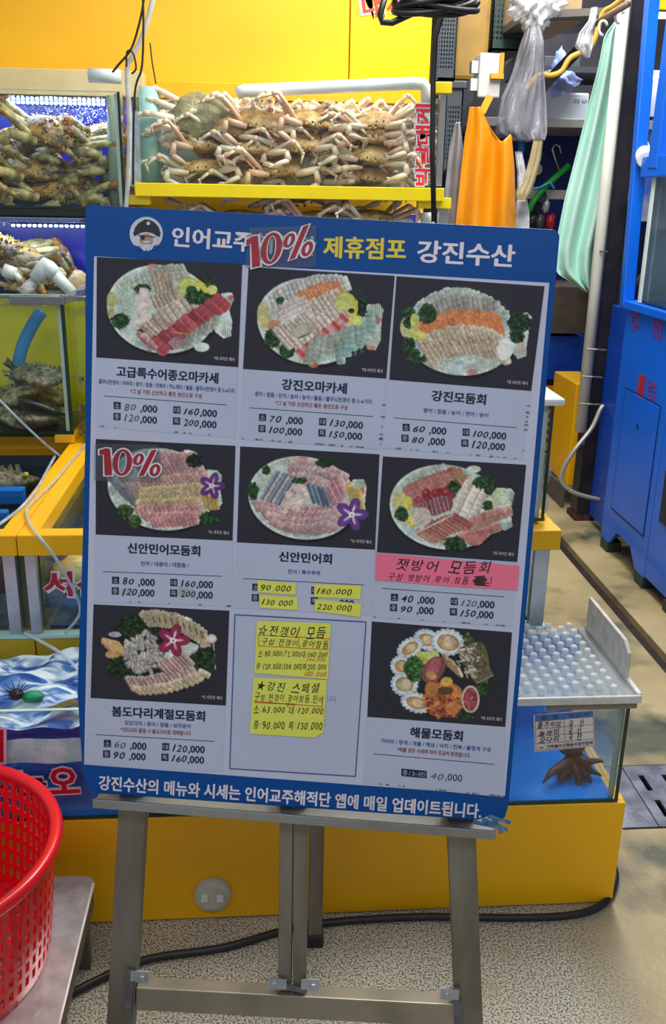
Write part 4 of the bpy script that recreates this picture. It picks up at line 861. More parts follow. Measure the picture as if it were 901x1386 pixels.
for x, y, z, r in ((-.50, 1.80, .524, .016), (-.58, 1.76, .395, .014), (-.33, 1.82, .522, .013)):
    single('net_ball', MB().ell((x, y, z), (r*1.5, r, r*.8), 14, 8), mat('green net', (20, 150, 100), .5, c2=(10, 110, 70), scale=60), 'bright green ball of netting floating in foam by the tank rim' if x > -.4 else ('bright green lump seen through the tank glass under the foam' if z < .45 else 'green net lump floating on foam at the left'), 'net ball')
def wstrip(x, y, z, l): return MB().tube([(x, y, z), (x+l*.4, y+.015, z+.008), (x+l, y-.004, z+.002)], [.006, .012, .004], 7, flat=.5)
for x, l in ((-.46, .13), (-.62, .08)): single('kelp_strip', wstrip(x, 1.735, .528, l), mat('kelp', (112, 98, 40), .35, c2=(70, 66, 34)), 'olive kelp strip on the foam, %s one' % ('longer' if l > .1 else 'shorter'), 'seaweed')
single('sea_urchin', (lambda m: [m.tube([(-.535, 1.80, .53), (-.535+.035*cos(a)*cos(b), 1.80+.035*sin(a)*cos(b), .53+.035*sin(b))], [.002, .0005], 4) for a in [k*.7 for k in range(9)] for b in (.1, .7)] and m.ell((-.535, 1.80, .53), (.016, .016, .012), 12, 6))(MB()), mat('urchin', (26, 18, 22), .5), 'small dark spiny sea urchin on the foam', 'sea urchin')
# lettering on the front glass
FP = Plane((0, 1.7005, 0), (1, 0, 0), (0, 0, 1))
def sticker_word(name, words, pl, L_, R_, hh, parent, inkm, outm, o1=.09, o2=.03, h=.0012, **k):
    mb = MB(); put_text(mb, words, pl, (L_[0]-2.5, L_[1]), (R_[0]+2.5, R_[1]), hh+6, h=h, offset=o1, **k); o = obj(name, mb, outm, parent)
    mb = MB(); put_text(mb, words, pl, L_, R_, hh, h=h+.0008, offset=o2, **k); obj('lettering_face', mb, inkm, o); return o
PK = mat('outline pink', (236, 190, 206), .5)
sticker_word('lettering', '있는', FP, (-28, 1062), (62, 1059), 33, tA, mat('navy letters', (34, 16, 90), .4), PK)
sticker_word('lettering', '오', FP, (66, 1057), (106, 1055), 34, tA, mat('red letters', (196, 10, 44), .4), PK)
mb = MB(); pxpoly(mb, [(-40, 983), (9, 984), (9, 1034), (-40, 1036)], FP, .0008, .0012); s0 = obj('red_sign', mb, PK, tA); mb = MB(); pxpoly(mb, [(-40, 986), (5, 987), (5, 1031), (-40, 1033)], FP, .0014, .0018); obj('sign_face', mb, mat('red letters', None), s0)
# origin label on the right tank
def lab_px(x, y): return (700+x/6.007, 940+y/6.007)
mb = MB(); pxpoly(mb, [lab_px(130, 165), lab_px(618, 120), lab_px(630, 420), lab_px(140, 465)], FP, .0005, .0009); lb_ = obj('origin_label', mb, mat('label white', (226, 220, 216), .5), tB, label='white place-of-origin label with handwritten rows')
mb = MB(); pxpoly(mb, [lab_px(142, 168), lab_px(612, 132), lab_px(614, 178), lab_px(144, 218)], FP, .0011, .0013); obj('label_header', mb, mat('header blue', (70, 120, 190), .5), lb_)
mb = MB()
for a, b_ in (((142, 168), (612, 132)), ((144, 218), (616, 178)), ((150, 400), (622, 360)), ((146, 455), (626, 412)), ((142, 168), (150, 458)), ((612, 132), (626, 412)), ((376, 150), (386, 382)), ((148, 280), (618, 240)), ((150, 340), (620, 300))):
    P_, Q_ = lab_px(*a), lab_px(*b_); mb.bar(FP.at(*FP.hit(*P_), .0014), FP.at(*FP.hit(*Q_), .0014), .0007, .0003, up=(0, -1, 0))
obj('label_rules', mb, mat('dark red ink', None), lb_)
mb = MB(); put_text(mb, '품  종', FP, lab_px(190, 190), lab_px(335, 178), 4.5, h=.0016); put_text(mb, '원산지', FP, lab_px(412, 172), lab_px(580, 157), 4.5, h=.0016); put_text(mb, '가락몰수산협동조합연합회', FP, lab_px(238, 424), lab_px(610, 388), 4.6, h=.0016, offset=.02); put_text(mb, '~', FP, lab_px(175, 432), lab_px(210, 430), 2, h=.0016); obj('label_print', mb, mat('navy ink', None), lb_)
mb = MB()
for s_, a, b_ in (('줄가자미', (160, 250), (356, 238)), ('국', (415, 238), (455, 236)), ('산', (500, 225), (545, 222)), ('놀래미', (170, 318), (345, 300)), ('국', (412, 295), (450, 292)), ('산', (480, 290), (525, 284)), ('오다리', (170, 370), (345, 355)), ('국', (415, 345), (450, 342)), ('산', (475, 340), (530, 332))):
    hand(mb, s_, FP, lab_px(*a), lab_px(*b_), 8.5, h=.0018, bold=.01)
obj('label_handwriting', mb, mat('dark ink', None), lb_)
# octopus
def octopus():
    c = PY(776, 1022, 1.80); t = thing('octopus', (c.x, c.y, .29), 'reddish brown octopus spreading its arms behind the origin label', 'octopus')
    sk = mat('octopus skin', (120, 60, 46), .4, c2=(84, 46, 42), scale=40, bump=.3)
    obj('mantle', MB().ell((c.x, c.y+.03, c.z+.02), (.034, .045, .036), 18, 12, fn=lambda d, p: p*(1+.05*sin(d.x*9)*cos(d.z*7))), sk, t, smooth=True)
    tips = [(733, 1060, 1022), (751, 1077, 1036), (756, 1080, 1048), (783, 1080, 1050), (790, 1072, 1045), (812, 1052, 1030), (815, 1032, 1035), (800, 1066, 1050)]
    mid = [(748, 1042), (760, 1050), (768, 1052), (782, 1048), (792, 1046), (798, 1038), (798, 1030), (790, 1040)]
    for i, ((x, y, _), (mx_, my)) in enumerate(zip(tips, mid)):
        Yd = 1.765+.012*(i % 3); A1 = c+Vector((0, 0, -.01)); B1 = PY(mx_, my, Yd); C1 = PY(x, y, Yd-.01); pts = []
        for k in range(15):
            s = k/14; pts.append(A1*(1-s)**2+B1*2*s*(1-s)+C1*s*s+Vector((.003*sin(s*9+i), 0, .003*cos(s*8+i))))
        obj('arm', MB().tube(pts, [.014*(1-s_/14)**.8+.0015 for s_ in range(15)], 9), sk, t, smooth=True)
octopus()
# clear pegged lid on the right tank
lidm = film('clear acrylic', (214, 222, 222), .16, rough=.12, bump=.1, bscale=3); pegm = film('clear peg', (236, 240, 242), .50, rough=.08, bump=.0)
lid = thing('pegged_lid', (.55, 1.87, .548), 'clear plastic lid with rows of small pegs on the octopus tank', 'lid')
obj('sheet', MB().box(.30, .792, 1.69, 2.035, .549, .555), lidm, lid, bevel=.002); obj('front_lip', MB().box(.30, .800, 1.682, 1.690, .541, .560), film('lip plastic', (222, 220, 214), .8, rough=.25, bump=.1), lid, bevel=.003)
obj('side_lip', MB().box(.792, .803, 1.690, 2.035, .546, .562), film('lip plastic', None), lid, bevel=.003)
pp_ = obj('peg', MB().lathe([(.0085, 0), (.0085, .014), (.0065, .018), (.0005, .019)], 12, cap=False), pegm, lid, smooth=True)
first = True
for i in range(17):
    for j in range(10):
        x = .322+i*.0265; y = 1.708+j*.034+(i % 2)*.017
        if y > 2.03 or x > .775: continue
        o_ = pp_ if first else pp_.copy()
        if not first: COL.objects.link(o_); o_.parent = lid
        first = False; o_.location = Vector((x, y, .555))-Vector(lid.location)
pp_.data.transform(Matrix.Translation(Vector(lid.location)))
A1 = PX(850, 882, .797); 
ya, yb, zt = 1.76, 2.02, .64
obj('upright_wing', MB().add([(.790, ya, .557), (.790, yb, .557), (.790, yb, zt), (.790, ya+.03, zt), (.790, ya, zt-.02), (.799, ya, .557), (.799, yb, .557), (.799, yb, zt), (.799, ya+.03, zt), (.799, ya, zt-.02)],
    [(0, 1, 2, 3, 4), (9, 8, 7, 6, 5), (0, 5, 6, 1), (1, 6, 7, 2), (2, 7, 8, 3), (3, 8, 9, 4), (4, 9, 5, 0)]), film('frosted acrylic', (206, 200, 190), .82, rough=.35, bump=.05), lid, bevel=.002)

# ------------------------------------------------------------ second tier
ST = mat('steel', None)
ff = thing('yellow_fascia', (-.1, 2.06, .28), 'yellow boxed base with a seam behind the foam tank', 'panel')
for a, b_ in ((-1.15, -.553), (-.550, .66)): obj('panel', MB().box(a, b_, 2.05, 2.07, .28, .540), mat('dull yellow', (206, 176, 40), .4, c2=(190, 160, 30), scale=3), ff, bevel=.002)
obj('shelf_edge', MB().box(-1.15, .70, 2.045, 2.075, .541, .549), mat('pale glass edge', None), ff)
xs = -.572
def frame2(x0, x1, lab, ym=2.10):
    t = thing('tank_stand', ((x0+x1)/2, 2.45, .75), lab, 'tank frame', 'yellow tank frames')
    obj('front_beam', MB().box(x0, x1, 2.052, ym, .750, .802), YM, t, bevel=.003)
    obj('side_beam', MB().box(x0, x0+.042, ym, 3.05, .756, .8), YM, t, bevel=.003); obj('side_beam', MB().box(x1-.042, x1, ym, 3.05, .756, .8), YM, t, bevel=.003)
    obj('rear_beam', MB().box(x0+.042, x1-.042, 3.0, 3.05, .756, .8), YM, t, bevel=.003)
    return t
fL = frame2(-1.30, xs-.002, 'yellow frame around the tank at the far left edge'); fR = frame2(xs, .717, 'yellow frame right of the left seam, running behind the board', )
t2L = tank('fish_tank', -1.26, xs-.044, 2.075, 2.95, .55, .75, mat('dark panel', (44, 58, 70), .5), 'glass tank at the far left edge between steel posts', .715, water_mat('dark water', (.88, .94, .95), .2), 'middle row tanks', floor=mat('dark panel', None), seams=False)
t2R = tank('fish_tank', xs+.044, .67, 2.075, 2.95, .55, .75, mat('dark panel', None), 'glass tank with pale shellfish and red lettering under the yellow frame', .70, water_mat('dark water', None), 'middle row tanks', floor=mat('tank blue floor', (14, 60, 120), .5), seams=False)
obj('dark_gap_fill', MB().box(xs-.040, xs+.040, 2.085, 2.95, .55, .748), mat('dark_gap_fill', (60, 84, 70), .5, c2=(150, 130, 30), scale=5), t2R)  # added panel: dark gap between the posts with yellow glimpses, put into its colour
PF = Plane((0, 2.049, 0), (1, 0, 0), (0, 0, 1))
for x0, x1, lab in ((2, 19, 'brushed steel post at the left edge of the picture'), (32, 47, 'brushed steel post just left of the red lettering'), (724, 744, 'brushed steel post under the right end of the yellow frame')):
    a, b_ = PY(x0, 745, 2.055).x, PY(x1, 745, 2.055).x; single('steel_post', MB().box(a, b_, 2.053, 2.073, .549, .750), ST, lab, 'post', 'steel posts', bevel=.001)
sticker_word('lettering', '서산', PF, (60, 789), (146, 791), 33, t2R, mat('red letters', None), mat('sticker white', None))
# shellfish in the right middle tank
def shell(c, r, rot, m, lab):
    def fn(d, p): return p*(1+.05*sin(d.x*16+d.z*6)+.03*sin(d.y*23))
    single('whelk', MB().ell(c, r, 22, 14, M=Euler(rot).to_matrix(), fn=fn), m, lab, 'shellfish', 'pale shellfish in the middle tank', smooth=True)
bei = mat('shell beige', (214, 192, 134), .5, c2=(176, 150, 92), scale=14, bump=.4)
shell((-.43, 2.17, .655), (.10, .06, .05), (0, .1, .2), bei, 'large pale round shellfish pressed against the glass above the red letters'); shell((-.27, 2.2, .65), (.08, .06, .045), (0, .2, -.3), bei, 'pale shellfish behind the edge of the board'); shell((-.42, 2.42, .675), (.09, .05, .035), (0, -.1, .6), mat('shell white', (228, 214, 186), .45, c2=(204, 150, 90), scale=8), 'white and tan shellfish under the frame opening')
shell((-.40, 2.66, .68), (.09, .06, .035), (0, .1, 1.2), bei, 'brownish shellfish further back under the frame opening')
# blue net tray and slabs of fish in the far-left tank
single('blue_tray', MB().box(-1.2, -.70, 2.62, 2.66, .69, .735).box(-1.2, -.70, 2.44, 2.47, .70, .728), mat('tray blue', (10, 110, 200), .4), 'blue plastic tray ledge under the water at the left', 'tray', bevel=.003)
def fish(c, L_, rot, m, lab, grp, flat=.32, name='flatfish'):
    t = thing(name, c, lab, 'fish', grp); R3 = Euler(rot).to_matrix()
    def body(d, p): 
        k = (p.x/L_+.5); return Vector((p.x, p.y*(.35+.9*sin(pi*min(1, max(0, k))**.8)), p.z*(.5+.7*sin(pi*min(1, max(0, k)))+.06*sin(d.x*30+d.y*14))))
    off = Vector(c)
    obj('body', MB().ell(off, (L_*.5, L_*flat*.6, L_*.13), 24, 14, M=R3, fn=body), m, t, smooth=True)
    obj('tail_fin', MB().add([off+R3 @ Vector(v) for v in [(-.44*L_, 0, .012), (-.62*L_, .13*L_, .004), (-.60*L_, 0, .006), (-.62*L_, -.13*L_, .004), (-.44*L_, 0, -.012)]], [(0, 1, 2), (0, 2, 3), (4, 2, 1), (4, 3, 2)]), m, t)
    f = MB()
    for k in range(9):
        x = -.32*L_+k*.075*L_; f.add([off+R3 @ Vector(v) for v in [(x, 0, .06*L_), (x+.06*L_, 0, .06*L_), (x+.02*L_, .004, .19*L_), (x-.02*L_, .0, .17*L_)]], [(0, 1, 2, 3)])
    obj('dorsal_fin', f, m, t, solid=.002); obj('eye', MB().ell(off+R3 @ Vector((.36*L_, -.08*L_, .085*L_)), (.009, .009, .009), 8, 6), mat('eye', (200, 180, 60), .2), t, smooth=True); return t
FM1 = mat('mottled fish', (140, 134, 104), .4, c2=(44, 44, 38), scale=60, bump=.5); FM2 = mat('pale mottled fish', (206, 200, 164), .4, c2=(70, 72, 54), scale=64, bump=.5); FM3 = mat('dark fish', (62, 60, 56), .35, c2=(30, 30, 30), scale=20, bump=.3)
for c, L_, r, m, lab in (((-.85, 2.82, .695), .3, (0, 0, .3), FM1, 'mottled fish at the water surface below the tall tank'), ((-.90, 2.55, .68), .3, (0, 0, .1), FM3, 'dark fish lying under water in front of the blue tray'), ((-.80, 2.28, .67), .3, (0, 0, 1.2), FM1, 'mottled fish under water near the clear hose'), ((-.80, 2.14, .60), .26, (0, .1, .1), FM2, 'pale fish behind the left steel post')):
    fish(c, L_, r, m, lab, 'fish in the far left tank')
# yellow corner block under the tall tank
single('yellow_block', MB().box(-.66, -.60, 2.90, 3.0, .803, .829), YM, 'yellow block under the corner of the olive tank', 'block', bevel=.003)
# small tank at the right end of the frame
tC = tank('fish_tank', .30, .690, 2.11, 2.42, .806, 1.095, mat('pale panel', (190, 200, 190), .5), 'upright glass tank at the right end of the yellow frame', 1.05, water_mat('water', (.86, .93, .92)), 'middle row tanks', th=.012)
obj('lid_rim', MB().box(.29, .708, 2.09, 2.44, 1.098, 1.116), film('rim plastic', (226, 228, 230), .85, rough=.25, bump=.2, bscale=10), tC, bevel=.006)
single('salmon_slab', MB().ell((.64, 2.26, 1.0), (.03, .09, .05), 14, 10), mat('salmon', (224, 132, 90), .4, c2=(200, 100, 60)), 'orange fish seen through the glass at the board edge', 'fish', smooth=True)
film('bag film', (214, 220, 226), .35, rough=.15)
single('plastic_bag', MB().grid(lambda u, v: (.70+.014*sin(v*9+u*3)*.5+.012*sin(u*17), 2.16+u*.16, .80+v*.12+.01*sin(u*12)), 14, 14), film('bag film', None), 'clear plastic bag hanging beside the right glass tank', 'bag', smooth=True)

# ------------------------------------------------------------ third tier (left)
OL = mat('olive panel', None)
t3 = tank('fish_tank', -1.35, -.600, 2.90, 3.22, .832, 1.262, OL, 'tall glass tank with olive back, mottled fish and a blue hose', 1.225, water_mat('green water', (.96, .985, .94), .2), 'third row tanks', th=.012, backz=1.228, floor=mat('dark panel', None))
t3b = tank('fish_tank', -.585, .45, 2.90, 3.22, .832, 1.262, OL, 'tall tank with olive back mostly hidden behind the board', 1.20, water_mat('green water', None), 'third row tanks', th=.012, seams=False, backz=1.21, floor=mat('dark panel', None))
obj('dark_edge', MB().box(-.607, -.598, 2.896, 2.90, .832, 1.25), mat('glass edge', None), t3)
for (a, b_, c_) in (((-.755, 2.885, 1.248), (-.596, 2.885, 1.248), .024), ((-.594, 2.885, 1.250), (-.594, 3.22, 1.250), .024)):
    obj('rim_clip', MB().bar(a, b_, .014, c_), mat('clip grey', (130, 130, 134), .35, .4), t3, bevel=.002)
k = 0
for px_, py_, L_, r, m, lab in ((58, 508, .19, (.2, .1, .4), FM1, 'top mottled fish of the pile under the blue hose'), (34, 528, .19, (.3, -.35, -.3), FM2, 'pale speckled fish below the hose end'), (74, 532, .17, (.2, .5, .5), FM1, 'mottled fish with its nose against the right glass'), (12, 540, .20, (0, .1, -.5), FM1, 'dark mottled fish at the left edge of the picture'),
  (52, 548, .18, (.4, -.2, 2.6), FM3, 'dark brown fish in the middle of the pile'), (30, 562, .19, (.2, .25, .2), FM2, 'pale fish low in the pile, left of middle'), (72, 556, .17, (.3, .3, -.6), FM2, 'pale fish by the glass corner, second from the floor'), (8, 576, .20, (0, 0, .1), FM2, 'pale mottled fish at the bottom left of the pile'),
  (50, 580, .19, (.2, .1, 2.9), FM1, 'mottled fish on the floor in the middle'), (76, 580, .16, (.2, .1, -2.8), FM2, 'pale fish with an open fin on the floor by the glass corner'), (44, 516, .17, (.5, .7, .2), FM3, 'dark fish standing behind the pile')):
    P_ = PY(px_, py_, 2.965+.035*(k % 4)); P_.z = max(P_.z, .865); P_.x = min(P_.x, -.70); k += 1; fish(P_, L_, r, m, lab, 'mottled fish in the olive tank', .62, 'rockfish')
for px_, py_ in ((112, 520), (114, 560)):
    P_ = PY(px_, py_, 3.05); fish(P_+Vector((.14, 0, 0)), .26, (0, .2, .3), FM1, 'mottled fish behind the board edge, %s one' % ('upper' if py_ < 540 else 'lower'), 'mottled fish in the hidden olive tank', .5, 'rockfish')
tubing('blue_hose', [PY(56, 422, 3.08), PY(44, 440, 3.06), PY(30, 470, 3.05), PY(20, 515, 3.04)], .020, mat('hose blue', (36, 130, 190), .45, c2=(24, 110, 170)), 'thick blue hose bending down inside the olive tank', n=12)
# pvc spout over the olive tank
sp = thing('pvc_spout', PY(60, 372, 3.0), 'white pvc elbow pipe dripping into the olive tank', 'pipe'); PV = mat('pvc', None)
A1, B1, C1, D1 = PY(97, 396, 3.02), PY(62, 358, 3.02), PY(47, 380, 3.02), PY(30, 398, 3.0)
obj('pipe', MB().tube([A1, B1+(A1-B1)*.2], .019, 16), PV, sp, smooth=True)
obj('elbow', MB().tube([B1+(A1-B1)*.35, B1+(A1-B1)*.1, B1, B1+(C1-B1)*.25, B1+(C1-B1)*.9], [.024]*5, 16), PV, sp, smooth=True)
obj('nozzle', MB().tube([C1, D1], [.016, .022], 14), film('nozzle plastic', (226, 226, 226), .7, rough=.1, bump=.8, bscale=60), sp, smooth=True)
single('pipe_stub', MB().tube([PY(5, 365, 3.02), PY(21, 371, 3.02)], .020, 16).tube([PY(21, 371, 3.02), PY(27, 379, 3.02)], .010, 12), PV, 'short white pvc cap beside the spout at the left edge', 'pipe', smooth=True)
single('pvc_pipe', MB().tube([PY(-40, 400, 3.19), PY(140, 403, 3.19)], .006, 10), mat('alu', None), 'thin metal rail across the top of the olive tank', 'rail', smooth=True)

# ------------------------------------------------------------ top tier: crab tanks
DB = mat('deep blue panel', None)
YT = 3.25
xr = PY(166, 200, YT).x
t4 = tank('crab_tank', -1.30, xr, YT, 3.62, 1.506, 1.862, DB, 'blue-lit tank crowded with big spiny crabs at upper left', 1.845, water_mat('clear water', (.93, .96, .98), .2), 'crab tanks', th=.010, floor=mat('tank sand', (150, 150, 110), .6))
t4b = tank('crab_tank', -1.30, xr, YT, 3.62, 1.20, 1.475, DB, 'blue tank with tan crabs under the spiny crab tank', 1.455, water_mat('clear water', None), 'crab tanks', th=.010, floor=mat('grey panel', None))
cx0, cx1 = PY(187, 200, YT).x, PY(590, 200, YT).x
t5 = tank('crab_tank', cx0, cx1, YT, 3.62, 1.560, 1.868, mat('crab back', (150, 150, 120), .4, c2=(60, 90, 110), scale=3), 'long glass tank packed with pale snow crabs', 1.845, water_mat('clear water', None), 'crab tanks', th=.008, floor=mat('tank sand', None), seams=False)
t5b = tank('crab_tank', cx0, cx1, YT, 3.62, 1.22, 1.50, DB, 'blue-lit crab tank peeking over the top of the board', 1.47, water_mat('clear water', None), 'crab tanks', th=.008, floor=mat('grey panel', None), seams=False)
shelf = thing('tank_shelf', (-.4, 3.42, 1.475), 'dark shelf board between the two blue tanks at left', 'shelf'); obj('board', MB().box(-1.3, xr+.01, YT+.01, 3.62, 1.476, 1.500), mat('dark panel', None), shelf)
obj('edge', MB().box(-1.3, xr+.01, YT-.006, YT+.01, 1.484, 1.504), mat('black rubber', None), shelf)
# yellow frame around the snow crab tank
yf = thing('yellow_rack', ((cx0+cx1)/2, YT, 1.50), 'yellow framed rack holding the snow crab tank', 'tank frame')
def pyb(name, x0, y0, x1, y1, Yf, d, m, par, bev=.002):
    a, b_ = PY(x0, y1, Yf), PY(x1, y0, Yf); 
    return obj(name, MB().box(a.x, b_.x, Yf, Yf+d, a.z, b_.z), m, par, bevel=bev)
YT2 = mat('yellow trim', (255, 226, 0), .35, c2=(250, 218, 0))
A1, B1 = PY(183, 256, YT-.03), PY(600, 268-9, YT-.03)
zb_ = (PY(390, 251, YT-.03).z, PY(390, 269, YT-.03).z)
obj('front_beam', MB().box(A1.x, B1.x, YT-.045, YT-.005, zb_[1], zb_[0]), YT2, yf, bevel=.002)
pyb('beam_end', 172, 264, 203, 277, YT-.02, .05, YT2, yf); pyb('beam_end', 566, 268, 611, 282, YT-.02, .05, YT2, yf); pyb('top_corner', 588, 111, 612, 126, YT-.02, .05, YT2, yf)
pyb('post', 590, 126, 604, 252, YT-.01, .03, mat('alu', None), yf, 0); pyb('post', 592, 283, 606, 330, YT-.01, .03, mat('alu', None), yf, 0); pyb('post', 176, 150, 186, 252, YT-.01, .03, film('clear edge', (190, 206, 214), .4, rough=.1, bump=0), yf, 0)
# led strips (they give light)
def led(x0, x1, y, z, n, par, st=14, col=(190, 215, 255)):
    t = obj('led_strip', MB().box(x0, x1, y-.006, y+.006, z, z+.006), mat('strip backing', (40, 60, 150), .4), par)
    mb = MB().ell((0, 0, 0), (.006, .006, .005), 8, 6); lm = mat('led glow', (255, 255, 255), .5, emit=col, estr=st)
    f_ = None
    for i in range(n):
        if f_ is None:
            f_ = obj('led', mb, lm, None); f_.parent = t; o_ = f_
        else: o_ = f_.copy(); COL.objects.link(o_); o_.parent = t
        o_.location = Vector((x0+(x1-x0)*(i+.5)/n, y, z-.004))-wloc(t)
led(-.86, -.52, YT+.17, 1.843, 22, t4); led(-.86, -.50, YT+.14, 1.452, 20, t4b, 8); led(-.05, .5, YT+.1, 1.468, 24, t5b, 14)
area('tank_lamp_left', (-.75, YT+.18, 1.85), (-.75, YT+.25, 1.5), .6, .05, 3.2, (.55, .68, 1.0)); area('tank_lamp_mid', (.2, YT+.12, 1.465), (.2, YT+.2, 1.2), .7, .05, 3.0, (.6, .7, 1.0))
area('tank_lamp_lower', (-.75, YT+.15, 1.452), (-.75, YT+.22, 1.2), .6, .05, 2.2, (.6, .7, 1.0))
# bubbles in the blue tank
mb = MB()
for _ in range(420):
    x = xr-.16+random.gauss(0, .075); z = 1.83-abs(random.gauss(0, .06)); y = YT+.05+random.random()*.2; r = random.uniform(.0012, .0028)
    if x < xr-.02: mb.add([(x-r, y, z), (x+r, y, z), (x, y-r, z), (x, y+r, z), (x, y, z+r), (x, y, z-r)], [(0, 2, 4), (2, 1, 4), (1, 3, 4), (3, 0, 4), (2, 0, 5), (1, 2, 5), (3, 1, 5), (0, 3, 5)])
obj('air_bubbles', mb, mat('bubble', (226, 236, 250), .1), t4, kind='stuff')
# water pipes of the top tier
single('pvc_pipe', MB().tube([PY(155, 130, YT+.12), PY(158, 292, YT+.12)], .026, 14), mat('pale pipe', (160, 176, 150), .4), 'pale vertical pipe at the right end of the spiny crab tank', 'pipe', 'upper tank pipes', smooth=True)
single('pvc_pipe', MB().tube([PY(202, 118, YT+.10), PY(204, 246, YT+.10)], .034, 16), mat('mint pipe', (178, 220, 208), .4), 'thick pale vertical pipe at the left end of the snow crab tank', 'pipe', 'upper tank pipes', smooth=True)
single('pvc_pipe', MB().tube([PY(120, 102, YT+.1), PY(163, 104, YT+.1)], .022, 14), PV, 'short white pipe behind the top of the blue tank', 'pipe', 'upper tank pipes', smooth=True)
single('pvc_pipe', MB().tube([PY(320, 127, YT+.06), PY(330, 123, YT+.06), PY(560, 113, YT+.06), PY(572, 114, YT+.06), PY(577, 120, YT+.06), PY(578, 150, YT+.06)], .020, 14), PV, 'white pipe along the top of the snow crab tank, elbowed down at right', 'pipe', 'upper tank pipes', smooth=True)
single('pvc_pipe', MB().tube([PY(578, 288, YT+.06), PY(579, 330, YT+.06)], .024, 14), PV, 'stub of pale pipe under the yellow rack at right', 'pipe', 'upper tank pipes', smooth=True)
PT = Plane((0, YT-.002, 0), (1, 0, 0), (0, 0, 1))
# vertical word on the crab tank glass, reading upwards
def vword(ink, off, grow, h, par, name):
    V, F = glyphs('박달대게', off, 0, .9); x0, x1, y0, y1 = V[:, 0].min(), V[:, 0].max(), V[:, 1].min(), V[:, 1].max()
    a, b_ = PT.hit(572, 251+grow), PT.hit(573.5, 141-grow); c_, d_ = PT.hit(561-grow, 200), PT.hit(583+grow, 200); wd = d_[0]-c_[0]; mb = MB()
    mb.add([PT.at(a[0]+(b_[0]-a[0])*(x-x0)/(x1-x0)-wd*((y-y0)/(y1-y0)-.5), a[1]+(b_[1]-a[1])*(x-x0)/(x1-x0), h) for x, y, _ in V], F); return obj(name, mb, ink, par)
v0 = vword(mat('sticker white', None), .07, 1.8, .001, t5, 'lettering'); vword(mat('bright red', (226, 30, 60), .4), .02, 0, .0018, v0, 'lettering_face')

